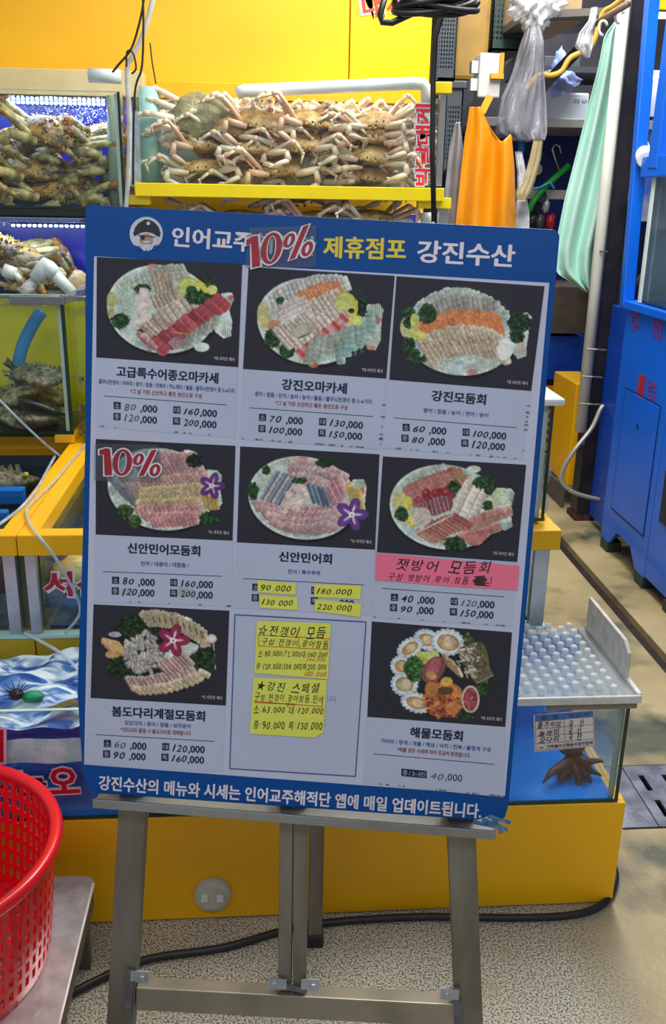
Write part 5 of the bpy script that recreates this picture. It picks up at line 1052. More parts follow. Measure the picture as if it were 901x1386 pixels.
# ---- snow crabs
CRM = mat('crab shell', (230, 194, 124), .42, c2=(178, 130, 76), scale=40, bump=.5); CLM = mat('crab leg', (236, 226, 202), .36, c2=(226, 190, 156), scale=9, bump=.2); CPM = mat('crab pink', (236, 178, 142), .4, c2=(236, 216, 186), scale=12, bump=.2)
GRM = mat('crab greenish shell', (170, 160, 112), .5, c2=(120, 112, 78), scale=26, bump=.6); BEL = mat('crab belly', (214, 190, 134), .5, c2=(150, 116, 66), scale=18, bump=.4)
def crab_proto(name, label, cat, grp, body, legm, jm, R, lr, span, seed, spiny=False, arch=.055):
    rn = random.Random(seed); t = bpy.data.objects.new(name, None); COL.objects.link(t); props(t, label, cat, grp)
    def fn(d, p):
        k = 1+.05*sin(d.x*14+1)*sin(d.y*12)+.03*sin(d.x*31+d.y*27)
        if p.y < 0: k *= 1-.18*abs(d.y)
        return Vector((p.x*k, p.y*k, p.z*(1.0 if p.z > 0 else .65)*k))
    mb = MB().ell((0, 0, 0), (R, R*.92, R*.36), 26, 14, fn=fn)
    if spiny:
        for _ in range(46):
            th, ph = rn.uniform(.1, 1.75), rn.uniform(0, 2*pi); d = Vector((sin(th)*cos(ph), sin(th)*sin(ph), cos(th))); p = Vector((d.x*R, d.y*R*.92, d.z*R*.36)); mb.tube([p*.95, p+d*R*.09], [R*.045, .0005], 5)
    else:
        for k in range(12):
            a = pi+pi*k/11; p = Vector((cos(a)*R*.97, sin(a)*R*.85, 0)); mb.tube([p*.95, p*1.07], [R*.07, .001], 5)
    obj('carapace', mb, body, t, smooth=True)
    obj('abdomen', MB().ell((0, R*.25, -R*.24), (R*.62, R*.62, R*.14), 16, 8), BEL if not spiny else legm, t, smooth=True)
    for s in (-1, 1):
        for i in range(4):
            y0 = (-.42+i*.32)*R; sp_ = span*(.95-.10*abs(i-1.2)); ang = (-.55+i*.36)+rn.uniform(-.12, .12); h = arch*rn.uniform(.2, 1.15)
            dx, dy = cos(ang)*s, sin(ang); p0 = Vector((s*R*.72, y0, -R*.05)); p1 = p0+Vector((dx*sp_*.52, dy*sp_*.22, h)); p2 = p1+Vector((dx*sp_*.13, dy*sp_*.05, -h*.1)); fo_ = rn.choice((.26, .2, -.18)) if not spiny else .18; p3 = p2+Vector((dx*sp_*fo_, -.05*R, -sp_*rn.uniform(.10, .24))); p4 = p3+Vector((-dx*sp_*.05, -.06*R, -sp_*rn.uniform(.12, .2)))
            lg = obj('leg', MB().tube([p0, p0*.9+p1*.1, p0*.35+p1*.65, p1], [lr*.8, lr, lr*1.08, lr*.85], 8, flat=.72).tube([p2, p2*.6+p3*.4, p3], [lr*.7, lr*.78, lr*.55], 8, flat=.72).tube([p3, p3*.5+p4*.5, p4], [lr*.5, lr*.36, .001], 7), legm, t, smooth=True)
            obj('joint', MB().tube([p1, p1*.5+p2*.5, p2], [lr*.9, lr*.98, lr*.72], 8).ell(p3, (lr*.62,)*3, 8, 6), jm, lg, smooth=True)
        q0 = Vector((s*R*.55, -R*.62, -R*.1)); q1 = q0+Vector((s*span*.34, -span*.05, arch*.2)); q2 = q1+Vector((s*span*.04, -span*.07, -arch*.5)); q3 = q2+Vector((-s*span*.26, -span*.05, -arch*.35))
        cl = obj('claw', MB().tube([q0, q0*.5+q1*.5, q1], [lr*.8, lr*1.1, lr*.9], 8).tube([q1, q2], [lr*.9, lr*1.2], 8).tube([q2, q2*.5+q3*.5, q3], [lr*1.25, lr*1.2, lr*.6], 8, flat=.7), legm, t, smooth=True)
        obj('pincer', MB().tube([q3, q3+Vector((-s*span*.07, -.004, lr*.5))], [lr*.6, .001], 6).tube([q3, q3+Vector((-s*span*.07, -.004, -lr*.7))], [lr*.5, .001], 6), legm, cl, smooth=True)
        obj('eye', MB().ell((s*R*.16, -R*.86, R*.12), (.0028, .0028, .0035), 8, 6), mat('black rubber', None), t, smooth=True)
    return t
SG = 'snow crabs packed in the long tank'
pa = crab_proto('snow_crab', '', 'crab', SG, CRM, CLM, CPM, .084, .0100, .20, 1); pb2 = crab_proto('snow_crab', '', 'crab', SG, CRM, CPM, CLM, .078, .0100, .19, 2, arch=.075); pc = crab_proto('snow_crab', '', 'crab', SG, GRM, CLM, CPM, .092, .0105, .20, 3, arch=.04)
spots = [(228, 145, 2, .95, 'greenish snow crab tipped up at the top left of the pile'), (262, 168, 0, .1, 'snow crab with orange shell edge, second from the top at left'), (274, 190, 1, .0, 'snow crab third in the left stack of the pile'), (247, 222, 0, -.1, 'snow crab fourth in the left stack of the pile'), (262, 246, 0, .1, 'snow crab at the bottom of the left stack'), (335, 234, 0, .15, 'snow crab low in the pile left of the upturned shell'), (404, 240, 2, 1.45, 'upturned round-shelled snow crab at the bottom middle'),
  (310, 140, 1, .5, 'pink-legged snow crab at the top, right of the greenish one'), (352, 158, 1, .2, 'pink-legged snow crab beneath the top row, left of centre'), (425, 132, 1, .1, 'pink snow crab at the top middle'), (448, 160, 0, .35, 'snow crab just under the pink one at top middle'), (405, 188, 0, .2, 'snow crab in the middle row, left of centre'), (345, 196, 0, -.1, 'snow crab in the middle row beside the left stack'), (450, 216, 0, .1, 'snow crab right above and right of the upturned shell'),
  (520, 132, 0, -.05, 'upright orange snow crab at the top right'), (508, 168, 1, .1, 'snow crab below the top right one'), (495, 192, 0, .4, 'snow crab in the centre right of the pile'), (532, 205, 0, .1, 'snow crab left of the vertical lettering'), (520, 232, 1, .1, 'snow crab near the bottom right corner'), (470, 243, 0, .2, 'snow crab on the tank floor right of the upturned shell'), (545, 180, 0, .0, 'snow crab beside the upper part of the lettering'), (380, 222, 1, .1, 'pink snow crab low in the middle'),
  (300, 212, 1, .2, 'snow crab between the left stack and the middle'), (548, 155, 1, .2, 'pink snow crab close to the lettering top'), (310, 165, 0, .3, 'snow crab behind the left stack near the top'), (470, 140, 1, .3, 'small pink snow crab between the top middle and top right')]
protos = [pa, pb2, pc]; usedp = set(); rn = random.Random(5)
for i, (x, y, k, tilt, lab) in enumerate(spots):
    if k in usedp: o_ = copy_tree(protos[k])
    else: o_ = protos[k]; usedp.add(k)
    P_ = PY(x, y, YT+.085+(.10 if i % 3 == 1 else 0)+rn.uniform(0, .03)); P_.x = min(max(P_.x, cx0+.20), cx1-.20); P_.z = min(max(P_.z-.012, 1.60), 1.80)
    o_.location = P_; o_.rotation_euler = (tilt+.22, rn.uniform(-.12, .12), rn.uniform(-.25, .25)); s_ = rn.uniform(.92, 1.05); o_.scale = (s_,)*3; o_['label'] = lab
# crabs in the lit tank under it
for i, x in enumerate((325, 430, 505)):
    o_ = copy_tree(protos[i % 2]); o_.location = PY(x, 292, YT+.1)+Vector((0, 0, -.01)); o_.rotation_euler = (.1, 0, .2*i); o_['label'] = ['tan crab over the board top left of the bright lights', 'tan crab over the board top in the bright lights', 'tan crab shell over the board top near the right end'][i]; o_['group'] = 'crabs in the lit tank above the board'
# ---- big spiny crabs
KM = mat('king shell', (196, 156, 70), .4, c2=(74, 58, 36), scale=38, bump=.6); KL = mat('king leg', (206, 190, 120), .36, c2=(104, 84, 44), scale=34, bump=.25); KJ = mat('king joint', (214, 138, 40), .4, c2=(84, 54, 30), scale=44, bump=.6)
kg = 'spiny crabs in the blue-lit tank'
ka = crab_proto('spiny_crab', '', 'crab', kg, KM, KL, KJ, .108, .0175, .27, 7, True, .075); kb = crab_proto('spiny_crab', '', 'crab', kg, KM, KL, KJ, .105, .017, .25, 8, True, .05)
kuse = set()
for i, (x, y, k, r, lab) in enumerate(((108, 182, 0, (.5, .2, .3), 'spiny crab high at the right, leg arching to the tank corner'), (22, 196, 1, (.7, -.1, -.2), 'spiny crab high at the left edge'), (48, 232, 0, (.25, .1, .5), 'spiny crab in the middle of the heap, orange joints'), (38, 270, 1, (.1, 0, -.2), 'spiny crab on the floor at the left'), (88, 268, 0, (.2, .05, .1), 'spiny crab on the floor in the centre'), (-10, 235, 0, (.3, 0, .4), 'spiny crab cut by the left edge of the picture'))):
    P = (ka, kb)[k]; o_ = copy_tree(P) if k in kuse else P; kuse.add(k); Q = PY(x, y, YT+.14+.05*(i % 2)); Q.x = min(Q.x, xr-.24); Q.z = max(Q.z, 1.56); o_.location = Q; o_.rotation_euler = r; o_['label'] = lab
for i, (x, y) in enumerate(((15, 350), (90, 378), (40, 388), (0, 335))):
    o_ = copy_tree((kb, pa, pb2, kb)[i]); Q = PY(x, y, YT+.15); Q.z = max(Q.z, 1.25); Q.x = min(Q.x, xr-.22); o_.location = Q; o_.rotation_euler = (.3, .2, .4*i-.6); o_['label'] = ['tan crab with a thick claw behind the white spout', 'brown crab low in the blue tank right of the spout', 'crab on the floor of the lower blue tank behind the pipe', 'dark crab in the lower blue tank at the left edge'][i]; o_['group'] = 'crabs in the lower blue tank'

# ------------------------------------------------------------ yellow back wall, ledge, hoses and wires
WY = 3.78
wx = PY(583, 60, WY).x
struct('wall_back', (lambda: MB().box(-2.2, PY(473, 50, WY).x-.002, WY, WY+.06, 0, 3.3))(), YM, bevel=.002)
struct('trim_3', MB().box(PY(473, 50, WY).x+.002, wx, WY, WY+.06, 0, 3.3), YM, bevel=.002)
a, b_ = PY(0, 117, WY-.12), PY(0, 91, WY-.12)
single('ledge_board', MB().box(-1.5, -.42, WY-.12, WY-.01, 1.885, b_.z), mat('cream', None), 'cream ledge board behind the blue-lit crab tank', 'ledge', bevel=.003)
single('ledge_board', MB().box(-.40, wx-.02, WY-.12, WY-.01, 1.885, b_.z-.03), YM, 'yellow ledge board behind the snow crab tank', 'ledge', bevel=.003)
PW = Plane((0, WY-.001, 0), (1, 0, 0), (0, 0, 1))
mb = MB(); put_text(mb, '대게', PW, (486, 9), (556, -2), 46, h=.001, offset=.07); w0 = single('wall_lettering', mb, mat('sticker white', None), 'red lettering cut by the top edge on the yellow wall', 'lettering')
mb = MB(); put_text(mb, '대게', PW, (490, 8), (552, -2), 39, h=.002, offset=.02); l_ = obj('lettering_face', mb, mat('orange red', (236, 70, 40), .45), None); l_.parent = w0; l_.location = -w0.location
BR_ = mat('black rubber', None); CH = film('clear hose', (206, 220, 230), .45, rough=.15, bump=.0)
Yw = YT-.05
tubing('wire', [PY(196, -10, Yw), PY(190, 25, Yw), PY(178, 65, Yw), PY(160, 88, Yw), PY(152, 98, Yw)], .0035, BR_, 'thin dark wire running down to the left of the glass joint', 'wire')
tubing('wire', [PY(193, -10, Yw), PY(194, 30, Yw), PY(192, 90, Yw), PY(182, 130, Yw), PY(180, 250, Yw)], .0035, BR_, 'thin dark wire hanging straight between the crab tanks', 'wire')
tubing('wire', [PY(203, 58, Yw), PY(206, 85, Yw), PY(211, 113, Yw)], .0022, BR_, 'short thin wire right of the tank joint', 'wire')
tubing('wire', [PY(171, 90, Yw), PY(172, 70, Yw), PY(180, 72, Yw), PY(184, 92, Yw), PY(178, 100, Yw)], .003, BR_, 'looped dark wire at the top of the tank joint', 'wire')
tubing('clear_hose', [PY(209, -10, Yw+.02), PY(196, 40, Yw+.02), PY(180, 75, Yw+.02), PY(172, 95, Yw+.02), PY(175, 160, Yw+.02), PY(174, 230, Yw+.02), PY(170, 290, Yw+.02)], .008, film('milky hose', (214, 216, 214), .75, rough=.2, bump=0), 'clear air hose hanging between the two crab tanks', 'hose')
H2 = lambda *p: [PZ(x, y, .808) for x, y in p]
tubing('clear_hose', H2((118, 598), (100, 620), (70, 655), (42, 682), (36, 692), (40, 708))+[PY(52, 725, 2.045), PY(75, 755, 2.04), PY(100, 800, 2.04), PY(108, 830, 2.04), PY(88, 857, 2.045)], .0038, CH, 'clear hose bending over the yellow frame past the red letters', 'hose')
tubing('clear_hose', H2((74, 618), (62, 640), (48, 665), (25, 690), (-10, 716)), .0042, CH, 'clear hose lying on the yellow frame at the left edge', 'hose')
tubing('clear_hose', [PY(-6, 536, 2.86), PY(30, 572, 2.86), PY(60, 600, 2.88), PY(82, 618, 2.89)], .004, CH, 'clear hose crossing in front of the olive tank', 'hose')
tubing('clear_hose', [PY(33, 857, 2.03), PY(55, 868, 2.0), PY(82, 884, 1.96), PY(104, 905, 1.9), PY(116, 925, 1.85)], .004, CH, 'clear hose drooping down into the foam tank', 'hose')
tubing('power_cable', [PZ(95, 1345, .01), PZ(150, 1318, .01), PZ(205, 1297, .01), PZ(300, 1283, .01), PZ(375, 1262, .01), PZ(430, 1250, .01), PZ(560, 1241, .01), PZ(700, 1242, .01), PZ(775, 1238, .01), PZ(815, 1224, .01), PZ(830, 1200, .012), PZ(829, 1170, .012), (.835, 1.98, .012)], .0085, BR_, 'thick black cable on the floor in front of the yellow plinth', 'cable', n=10)
# black cable coil at the top and the lead hanging in front of the rack
cc = thing('cable_coil', PY(560, 0, 3.1), 'coil of black cable hanging at the top, lead dropping past the lettering', 'cable')
for i, (a, r) in enumerate(((.0, .085), (.25, .09), (-.2, .08), (.1, .095), (.4, .1), (-.4, .1), (.6, .1))):
    pts = [PY(588, 2, 3.1)+Vector((cos(t)*(.115+.008*(i%3)), sin(t)*.05*(1+i*.1), sin(t+a*1.5)*.034+.012*(i%4)-.01)) for t in [2*pi*k/28 for k in range(28)]]
    obj('coil_turn', MB().tube(pts, .0095, 8, closed=True), BR_, cc, smooth=True)
obj('bent_lead', MB().tube([PY(522, -8, 3.08), PY(514, 20, 3.08), PY(517, 30, 3.08), PY(530, 31, 3.08), PY(565, 15, 3.09), PY(590, 2, 3.1)], .0095, 8), BR_, cc, smooth=True)
obj('hanging_lead', MB().tube([PY(612, 8, 3.1), PY(598, 20, 3.1), PY(589, 50, 3.1), PY(586, 100, 3.1), PY(585, 200, 3.1), PY(587, 300, 3.1)], .0085, 8), BR_, cc, smooth=True)

# ------------------------------------------------------------ steel tray stand and red basket, lower left
TZ = .20
c0 = PZ(131, 1184, TZ); trx = c0.x; ty = c0.y
tr = thing('steel_tray_stand', (trx-.35, 1.35, 0), 'low stainless tray stand under the red basket', 'stand')
def rr(x0, x1, y0, y1, r, n=5):
    o = []
    for cx, cy, a in ((x1-r, y0+r, -pi/2), (x1-r, y1-r, 0), (x0+r, y1-r, pi/2), (x0+r, y0+r, pi)): o += [(cx+r*cos(a+pi/2*i/n), cy+r*sin(a+pi/2*i/n)) for i in range(n+1)]
    return o
PLT = Plane((0, 0, 0), (1, 0, 0), (0, 1, 0))
trm = mat('tray steel', (206, 200, 200), .32, .55, c2=(176, 170, 170), scale=26, bump=.12, bscale=38)
obj('tray_top', MB().prism(rr(trx-.75, trx, .85, ty, .03), PLT, TZ-.004, TZ), trm, tr, bevel=.0015)
mb = MB().bar((trx-.002, .87, TZ+.002), (trx-.002, ty-.03, TZ+.002), .005, .006); mat('bright steel', (226, 224, 220), .2, .9); obj('raised_edge', mb, mat('edge steel', (240, 238, 232), .3, .4), tr, bevel=.001)
obj('skirt', MB().box(trx-.014, trx-.004, .87, ty-.03, TZ-.05, TZ-.004).box(trx-.72, trx-.03, ty-.012, ty-.004, TZ-.05, TZ-.004), mat('dull steel', (112, 108, 96), .5, .6), tr)
for x, y in ((trx-.03, ty-.04), (trx-.03, .90), (trx-.70, ty-.04), (trx-.70, .90)): obj('leg', MB().box(x-.012, x+.012, y-.012, y+.012, 0, TZ-.004), mat('dull steel', None), tr)
# basket
bc = PZ(-122, 1150, TZ+.25); bx, by = bc.x, bc.y; 
RT_ = (PZ(72, 1132, TZ+.25)-bc).length; RB = (PZ(57, 1312, TZ)-Vector((bx, by, TZ))).length; RB = min(RB, RT_*.96)
RED = mat('basket red', (236, 12, 30), .32, c2=(222, 6, 24), scale=4, coat=.3)
bk = thing('red_basket', (bx, by, TZ), 'round red plastic basket with square holes on the steel tray', 'basket')
NS, HB = 72, .245; NR = 7; mb = MB(); zs = [.0, .02]; 
for r_ in range(NR):
    zs += [zs[-1]+.020, zs[-1]+.020+.0102]
zs = [z*HB/zs[-1] for z in zs]
def bp(j, z):
    a = 2*pi*j/(NS*2); r = RB+(RT_-RB)*(z/HB)**.8; return (bx+r*cos(a), by+r*sin(a), TZ+.003+z)
ring = []
for z in zs:
    ring.append(len(mb.v)); mb.v += [bp(j+(0.0), z) for j in range(NS*2)]
for i in range(len(zs)-1):
    for j in range(NS*2):
        hole = (i % 2 == 1) and ((j+(i//2 % 2)*0) % 2 == 0)
        if hole: continue
        j2 = (j+1) % (NS*2); mb.f.append((ring[i]+j, ring[i]+j2, ring[i+1]+j2, ring[i+1]+j))
obj('wall', mb, RED, bk, solid=.004)
obj('rim', MB().tube([(bx+(RT_+.004)*cos(2*pi*k/64), by+(RT_+.004)*sin(2*pi*k/64), TZ+HB+.006) for k in range(64)], .0125, 12, closed=True), RED, bk, smooth=True)
mb = MB()
for k in range(-6, 7):
    h = sqrt(max(0, RB**2-(k*RB/7)**2)); mb.box(bx+k*RB/7-.006, bx+k*RB/7+.006, by-h, by+h, TZ+.003, TZ+.008); mb.box(bx-h, bx+h, by+k*RB/7-.006, by+k*RB/7+.006, TZ+.004, TZ+.009)
obj('bottom_grid', mb, RED, bk)

# ------------------------------------------------------------ right side: blue cabinet
CB = mat('cabinet blue', None); CX = 1.60
PC = Plane((CX, 0, 0), (0, -1, 0), (0, 0, 1))     # faces the aisle (-x): u towards the viewer
def cq(x, y, X=CX): P = PX(x, y, X); return P.y, P.z
yb_, _ = cq(811, 735); yf_, _ = cq(905, 838)
ztop = cq(850, 418)[1]; y1c = cq(850, 432)[0]
cb_ = thing('blue_cabinet', (2.0, 3.2, 0), 'big bright blue steel tank cabinet along the right edge', 'cabinet')
yB = yb_; yS = cq(868, 800)[0]; 
# body: face of the first bay with its foot cut-out
leg_ = .10; mb = MB()
poly = [(-yB, .05), (-(yB-leg_), .05), (-(yB-leg_-.08), .13), (-(yS+leg_+.08), .13), (-(yS+leg_), .05), (-yS, .05), (-yS, ztop), (-yB, ztop)]
mb.prism(poly, PC, -.02, 0); obj('bay_front', mb, CB, cb_, bevel=.003)
obj('bay_front', MB().box(CX+.001, CX+.02, 1.2, yS-.003, .06, ztop), CB, cb_, bevel=.003)
obj('top_rim', MB().box(CX-.02, CX+.6, 1.2, yB+.02, ztop, ztop+.035), CB, cb_, bevel=.004)
obj('rear_side', MB().box(CX+.02, CX+.6, yB-.02, yB, .05, ztop), CB, cb_)
d0 = [cq(847, 525), cq(893, 552), cq(866, 762), cq(821, 712)]
ya_, yc_ = d0[0][0], d0[2][0]; za, zb2 = .30, d0[0][1]
mb = MB(); ring_ = [(-ya_, zb2), (-yc_, zb2), (-yc_, .22), (-ya_, .22)]
for i in range(4): a, b_ = ring_[i], ring_[(i+1) % 4]; mb.bar(PC.at(*a, .001), PC.at(*b_, .001), .005, .002, up=PC.n)
obj('door_gap', mb, mat('dark seam', (8, 30, 80), .6), cb_)
dp = obj('door', MB().prism([(-ya_+.006, .226), (-yc_-.006, .226), (-yc_-.006, zb2-.006), (-ya_+.006, zb2-.006)], PC, .0, .004), CB, cb_, bevel=.001)
kx = cq(864, 577); obj('keyhole', MB().tube([PC.at(-kx[0], kx[1], .004), PC.at(-kx[0], kx[1], .006)], .011, 12), mat('dark seam', None), dp)
rc = [cq(905, 640), cq(905, 715)]; obj('recess_shade', MB().box(CX-.004, CX, 2.6, cq(893, 700)[0], rc[1][1], rc[0][1]), mat('recess shade', (20, 26, 44), .5), cb_)  # dark slab on the face; the recess's shade is put into its colour
for y in (yB-.05, yS+.05, yS-.25): obj('foot', MB().box(CX+.0, CX+.07, y-.045, y+.045, 0, .05), mat('foot dark', (46, 56, 50), .6), cb_, bevel=.003)
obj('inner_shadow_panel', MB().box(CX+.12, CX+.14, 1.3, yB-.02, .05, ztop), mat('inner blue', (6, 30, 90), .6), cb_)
# film print
mb = MB()
for tx, a, b_, h in (('ALF-', (862, 421), (865, 452), 9), ('SHEET', (893, 420), (895, 462), 10), ('ALF', (884, 515), (886, 542), 9)):
    A_, B_ = PC.hit(*a), PC.hit(*b_); V, F = glyphs(tx, .02); x0, x1, y0, y1 = V[:, 0].min(), V[:, 0].max(), V[:, 1].min(), V[:, 1].max(); wd = .09
    # letters run down the face: the text turned a quarter
    mb = MB(); mb.add([PC.at(A_[0]+wd*((y-y0)/(y1-y0)-.5), A_[1]+(B_[1]-A_[1])*(x-x0)/(x1-x0), .002) for x, y, _ in V], F); obj('film_print', mb, mat('faded red', (150, 50, 110), .4), cb_)
mb = MB(); q = PC.hit(867, 530); mb.prism([(q[0]-.035, q[1]-.08), (q[0]+.035, q[1]-.08), (q[0]+.035, q[1]+.07), (q[0]-.035, q[1]+.07)], PC, .001, .002); obj('red_stripe', mb, mat('stripe red', (170, 40, 60), .4), cb_)
# recessed neighbour panel
y2 = cq(796, 702, 1.66)[0]
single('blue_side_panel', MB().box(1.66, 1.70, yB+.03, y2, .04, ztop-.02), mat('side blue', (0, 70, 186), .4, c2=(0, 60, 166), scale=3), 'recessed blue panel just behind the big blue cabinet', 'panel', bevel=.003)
# frame and glass tank on the cabinet
fr = thing('blue_tank_frame', (2.0, 3.2, ztop+.035), 'blue steel frame with glass tank on top of the big cabinet', 'tank frame')
mb = MB(); zt_ = 3.1
obj('rear_post', MB().bar(PX(847.5, 414, CX), PX(884, -20, CX), .045, .05, up=(1, 0, 0)), CB, fr, bevel=.003)
yp2 = cq(880, 200)[0]; obj('front_post', MB().bar(PX(889, 228, CX), PX(916, 20, CX), .05, .09, up=(0, 1, 0)), CB, fr, bevel=.003)
zr = cq(875, 230)[1]; obj('middle_rail', MB().box(CX-.022, CX+.01, 1.2, yB-.03, zr-.03, zr+.05), CB, fr, bevel=.003)
tg = tank('fish_tank', CX+.0, CX+.5, 1.3, yB-.12, ztop+.04, zr-.03, mat('grey panel', None), 'grey-lit glass tank standing on the blue cabinet', ztop+.34, water_mat('clear water', None), None, th=.012, seams=False, floor=mat('tank blue floor', None))
obj('far_panel', MB().box(CX+.47, CX+.48, 1.32, yB-.14, ztop+.05, zr-.04), mat('haze panel', None), tg)
obj('edge_strip', MB().box(CX-.004, CX, yB-.15, yB-.12, ztop+.04, zr-.03), mat('pvc', None), tg)
P1, P2 = PX(886, 418, CX+.10), PX(903, 250, CX+.10); single('pvc_pipe', MB().tube([P1, P2], .018, 12), PV, 'white standpipe inside the tank on the blue cabinet', 'pipe', 'right side pipes', smooth=True)
for i, (x, y) in enumerate(((868, 398), (876, 388), (893, 392), (898, 380))):
    P_ = PX(x, y, CX+.18); P_.z = ztop+.09; single('clam', MB().ell(P_, (.03, .05, .04), 12, 8), mat('clam', (90, 96, 104), .3, c2=(40, 44, 50), scale=40), ['dark clam left of the others in the cabinet tank', 'dark clam propped by the left one in the cabinet tank', 'dark clam right of the standpipe', 'uppermost dark clam at the picture edge in the cabinet tank'][i], 'shellfish', 'clams in the cabinet tank', smooth=True)
single('white_roll', MB().tube([PX(867, 198, CX+.05), PX(873, 216, CX-.01)], .035, 16), mat('white', None), 'white roll fixed to the blue frame above the tank', 'fitting', bevel=.006)  # a white roll on the frame
# dark column with pipe
dk = mat('column dark', (50, 46, 52), .45, .3, c2=(32, 32, 44), scale=8); cyb = PZ(786, 704, 0).y
colm = thing('dark_column', (1.68, cyb+.05, 0), 'dark steel column behind the white pipe', 'column')
xl, xr_ = PY(767, 705, cyb).x+.045, PY(800, 705, cyb).x
obj('shaft', MB().box(xl, xr_, cyb, cyb+.10, 0.004, 3.4), dk, colm, bevel=.003); obj('pale_edge', MB().box(xl-.004, xl+.004, cyb-.004, cyb, .4, 3.4), mat('alu', None), colm)
obj('rust_foot', MB().box(xl-.01, xr_+.01, cyb-.012, cyb+.12, 0.0, .03), mat('rust', (80, 46, 30), .8, c2=(40, 28, 24), scale=30, bump=.5), colm)
Yp = cyb-.06
pip = thing('drain_pipe', PY(786, 585, Yp), 'long white vertical pipe tied to the dark column', 'pipe', 'right side pipes')
obj('pipe', MB().tube([PY(785, 584, Yp), PY(848, -30, Yp)], .0255, 18), mat('old pvc', (222, 222, 210), .4, c2=(196, 196, 184), scale=7, stretch=(1, 1, .3)), pip, smooth=True)
for x0, y0, x1, y1 in ((794, 472, 820, 474), (788, 509, 814, 511), (782, 546, 816, 548), (811, 340, 832, 339)): obj('wire_tie', MB().tube([PY(x0, y0, Yp-.035), PY((x0+x1)/2, y0+1, Yp-.045), PY(x1, y1, Yp-.01)], .0045, 6), mat('tie grey', (150, 150, 146), .4, .5) if y0 > 400 else BR_, pip)
tubing('grey_conduit', [PY(816, 549, Yp-.03), PY(811, 556, Yp-.04), PY(800, 580, Yp-.06), PY(775, 612, Yp-.1), PY(760, 640, Yp-.1), PY(762, 655, Yp-.1), PY(780, 668, Yp-.1), PY(819, 678, Yp-.08)], .0105, mat('conduit', (176, 172, 164), .35, .3), 'grey conduit looping between the column and the blue cabinet', 'hose', n=10)
# ------------------------------------------------------------ things behind, through the gap
Yc = 4.75
def slab(name, x0, y0, x1, y1, Y, d, m, label, cat, group=None, bev=.004, floor=False):
    a, b_ = PY(x0, y1, Y), PY(x1, y0, Y); z0 = 0.004 if floor else a.z
    return single(name, MB().box(a.x, b_.x, Y, Y+d, z0, b_.z), m, label, cat, group, bevel=bev)
# yellow board leaning with its grey plinth
a, b_, c_, d_ = PY(775, 520, 4.62), PY(790, 520, 4.62), PY(780, 690, 4.6), PY(764, 648, 4.6)
yl = thing('yellow_board', (1.6, 4.8, 0), 'yellow board on a grey kerb beside the orange crate', 'board')
obj('face', MB().box(PY(772, 600, 4.62).x, PY(792, 600, 4.62).x+.06, 4.62, 5.0, .12, PY(775, 520, 4.62).z), YM, yl, bevel=.004)
obj('kerb', MB().box(PY(768, 600, 4.6).x, xl, 4.60, 5.6, .003, .12), mat('kerb grey', (96, 92, 96), .6, c2=(70, 66, 70)), yl, bevel=.004)
def crate(name, x0, y0, x1, y1, Y, d, m, label, cat, group, n=6, k=3, par=None):
    a, b_ = PY(x0, y1, Y), PY(x1, y0, Y); t = thing(name, ((a.x+b_.x)/2, Y+d/2, a.z), label, cat, group); W_, H_ = b_.x-a.x, b_.z-a.z
    def side(o, u, L_):
        pl = Plane(o, u, (0, 0, 1)); hs = []
        cu, cv = L_/n, (H_*.62)/k
        for i in range(n):
            for j in range(k): hs.append((i*cu+cu*.25, i*cu+cu*.75, H_*.12+j*cv+cv*.2, H_*.12+j*cv+cv*.8))
        mb = MB(); mb.holed(pl, 0, L_, 0, H_, hs, -.006, 0); return mb
    obj('front_wall', side((a.x, Y, a.z), (1, 0, 0), W_), m, t); obj('side_wall', side((a.x, Y+d, a.z), (0, -1, 0), d), m, t)
    obj('rear_wall', MB().box(a.x, b_.x, Y+d-.006, Y+d, a.z, b_.z), m, t); obj('side_wall', MB().box(b_.x-.006, b_.x, Y, Y+d, a.z, b_.z), m, t)
    obj('base', MB().box(a.x, b_.x, Y, Y+d, a.z, a.z+.01), m, t); obj('rim', MB().box(a.x-.012, b_.x+.012, Y-.014, Y, b_.z-.03, b_.z), m, t, bevel=.004); return t
ORC = mat('crate orange', (230, 150, 10), .4, c2=(214, 136, 6))
Yr = 5.2; zfl = PY(745, 612, Yr).z
crate('orange_crate', 706, 522, 774, 612, Yr, .5, ORC, 'orange slotted crate on the floor beside the yellow board', 'crate', None, 10, 5)
single('pallet', MB().box(PY(706, 612, Yr).x-.05, PY(774, 612, Yr).x+.02, Yr-.02, Yr+.55, 0.004, zfl-.003), mat('pallet grey', (150, 146, 144), .7, c2=(116, 112, 112), bump=.3), 'low grey slab under the orange crate', 'slab', bevel=.005)
slab('blue_bin', 700, 455, 792, 514, Yr, .5, mat('bin blue', (0, 70, 190), .45), 'plain blue bin under the brown box', 'bin'); slab('brown_box', 700, 388, 797, 451, Yr-.05, .5, mat('box brown', (96, 84, 78), .6, c2=(76, 66, 62)), 'dark brown box on the blue bin', 'box')
slab('dark_gap_board', 700, 514, 790, 521, Yr+.02, .45, BR_, 'dark strip between the blue bin and orange crate', 'strip')
slab('blue_shelf_panel', 700, 305, 800, 388, Yr+.6, .03, mat('wall navy', (18, 44, 140), .5, c2=(12, 30, 110)), 'navy panel behind the green apron', 'panel')
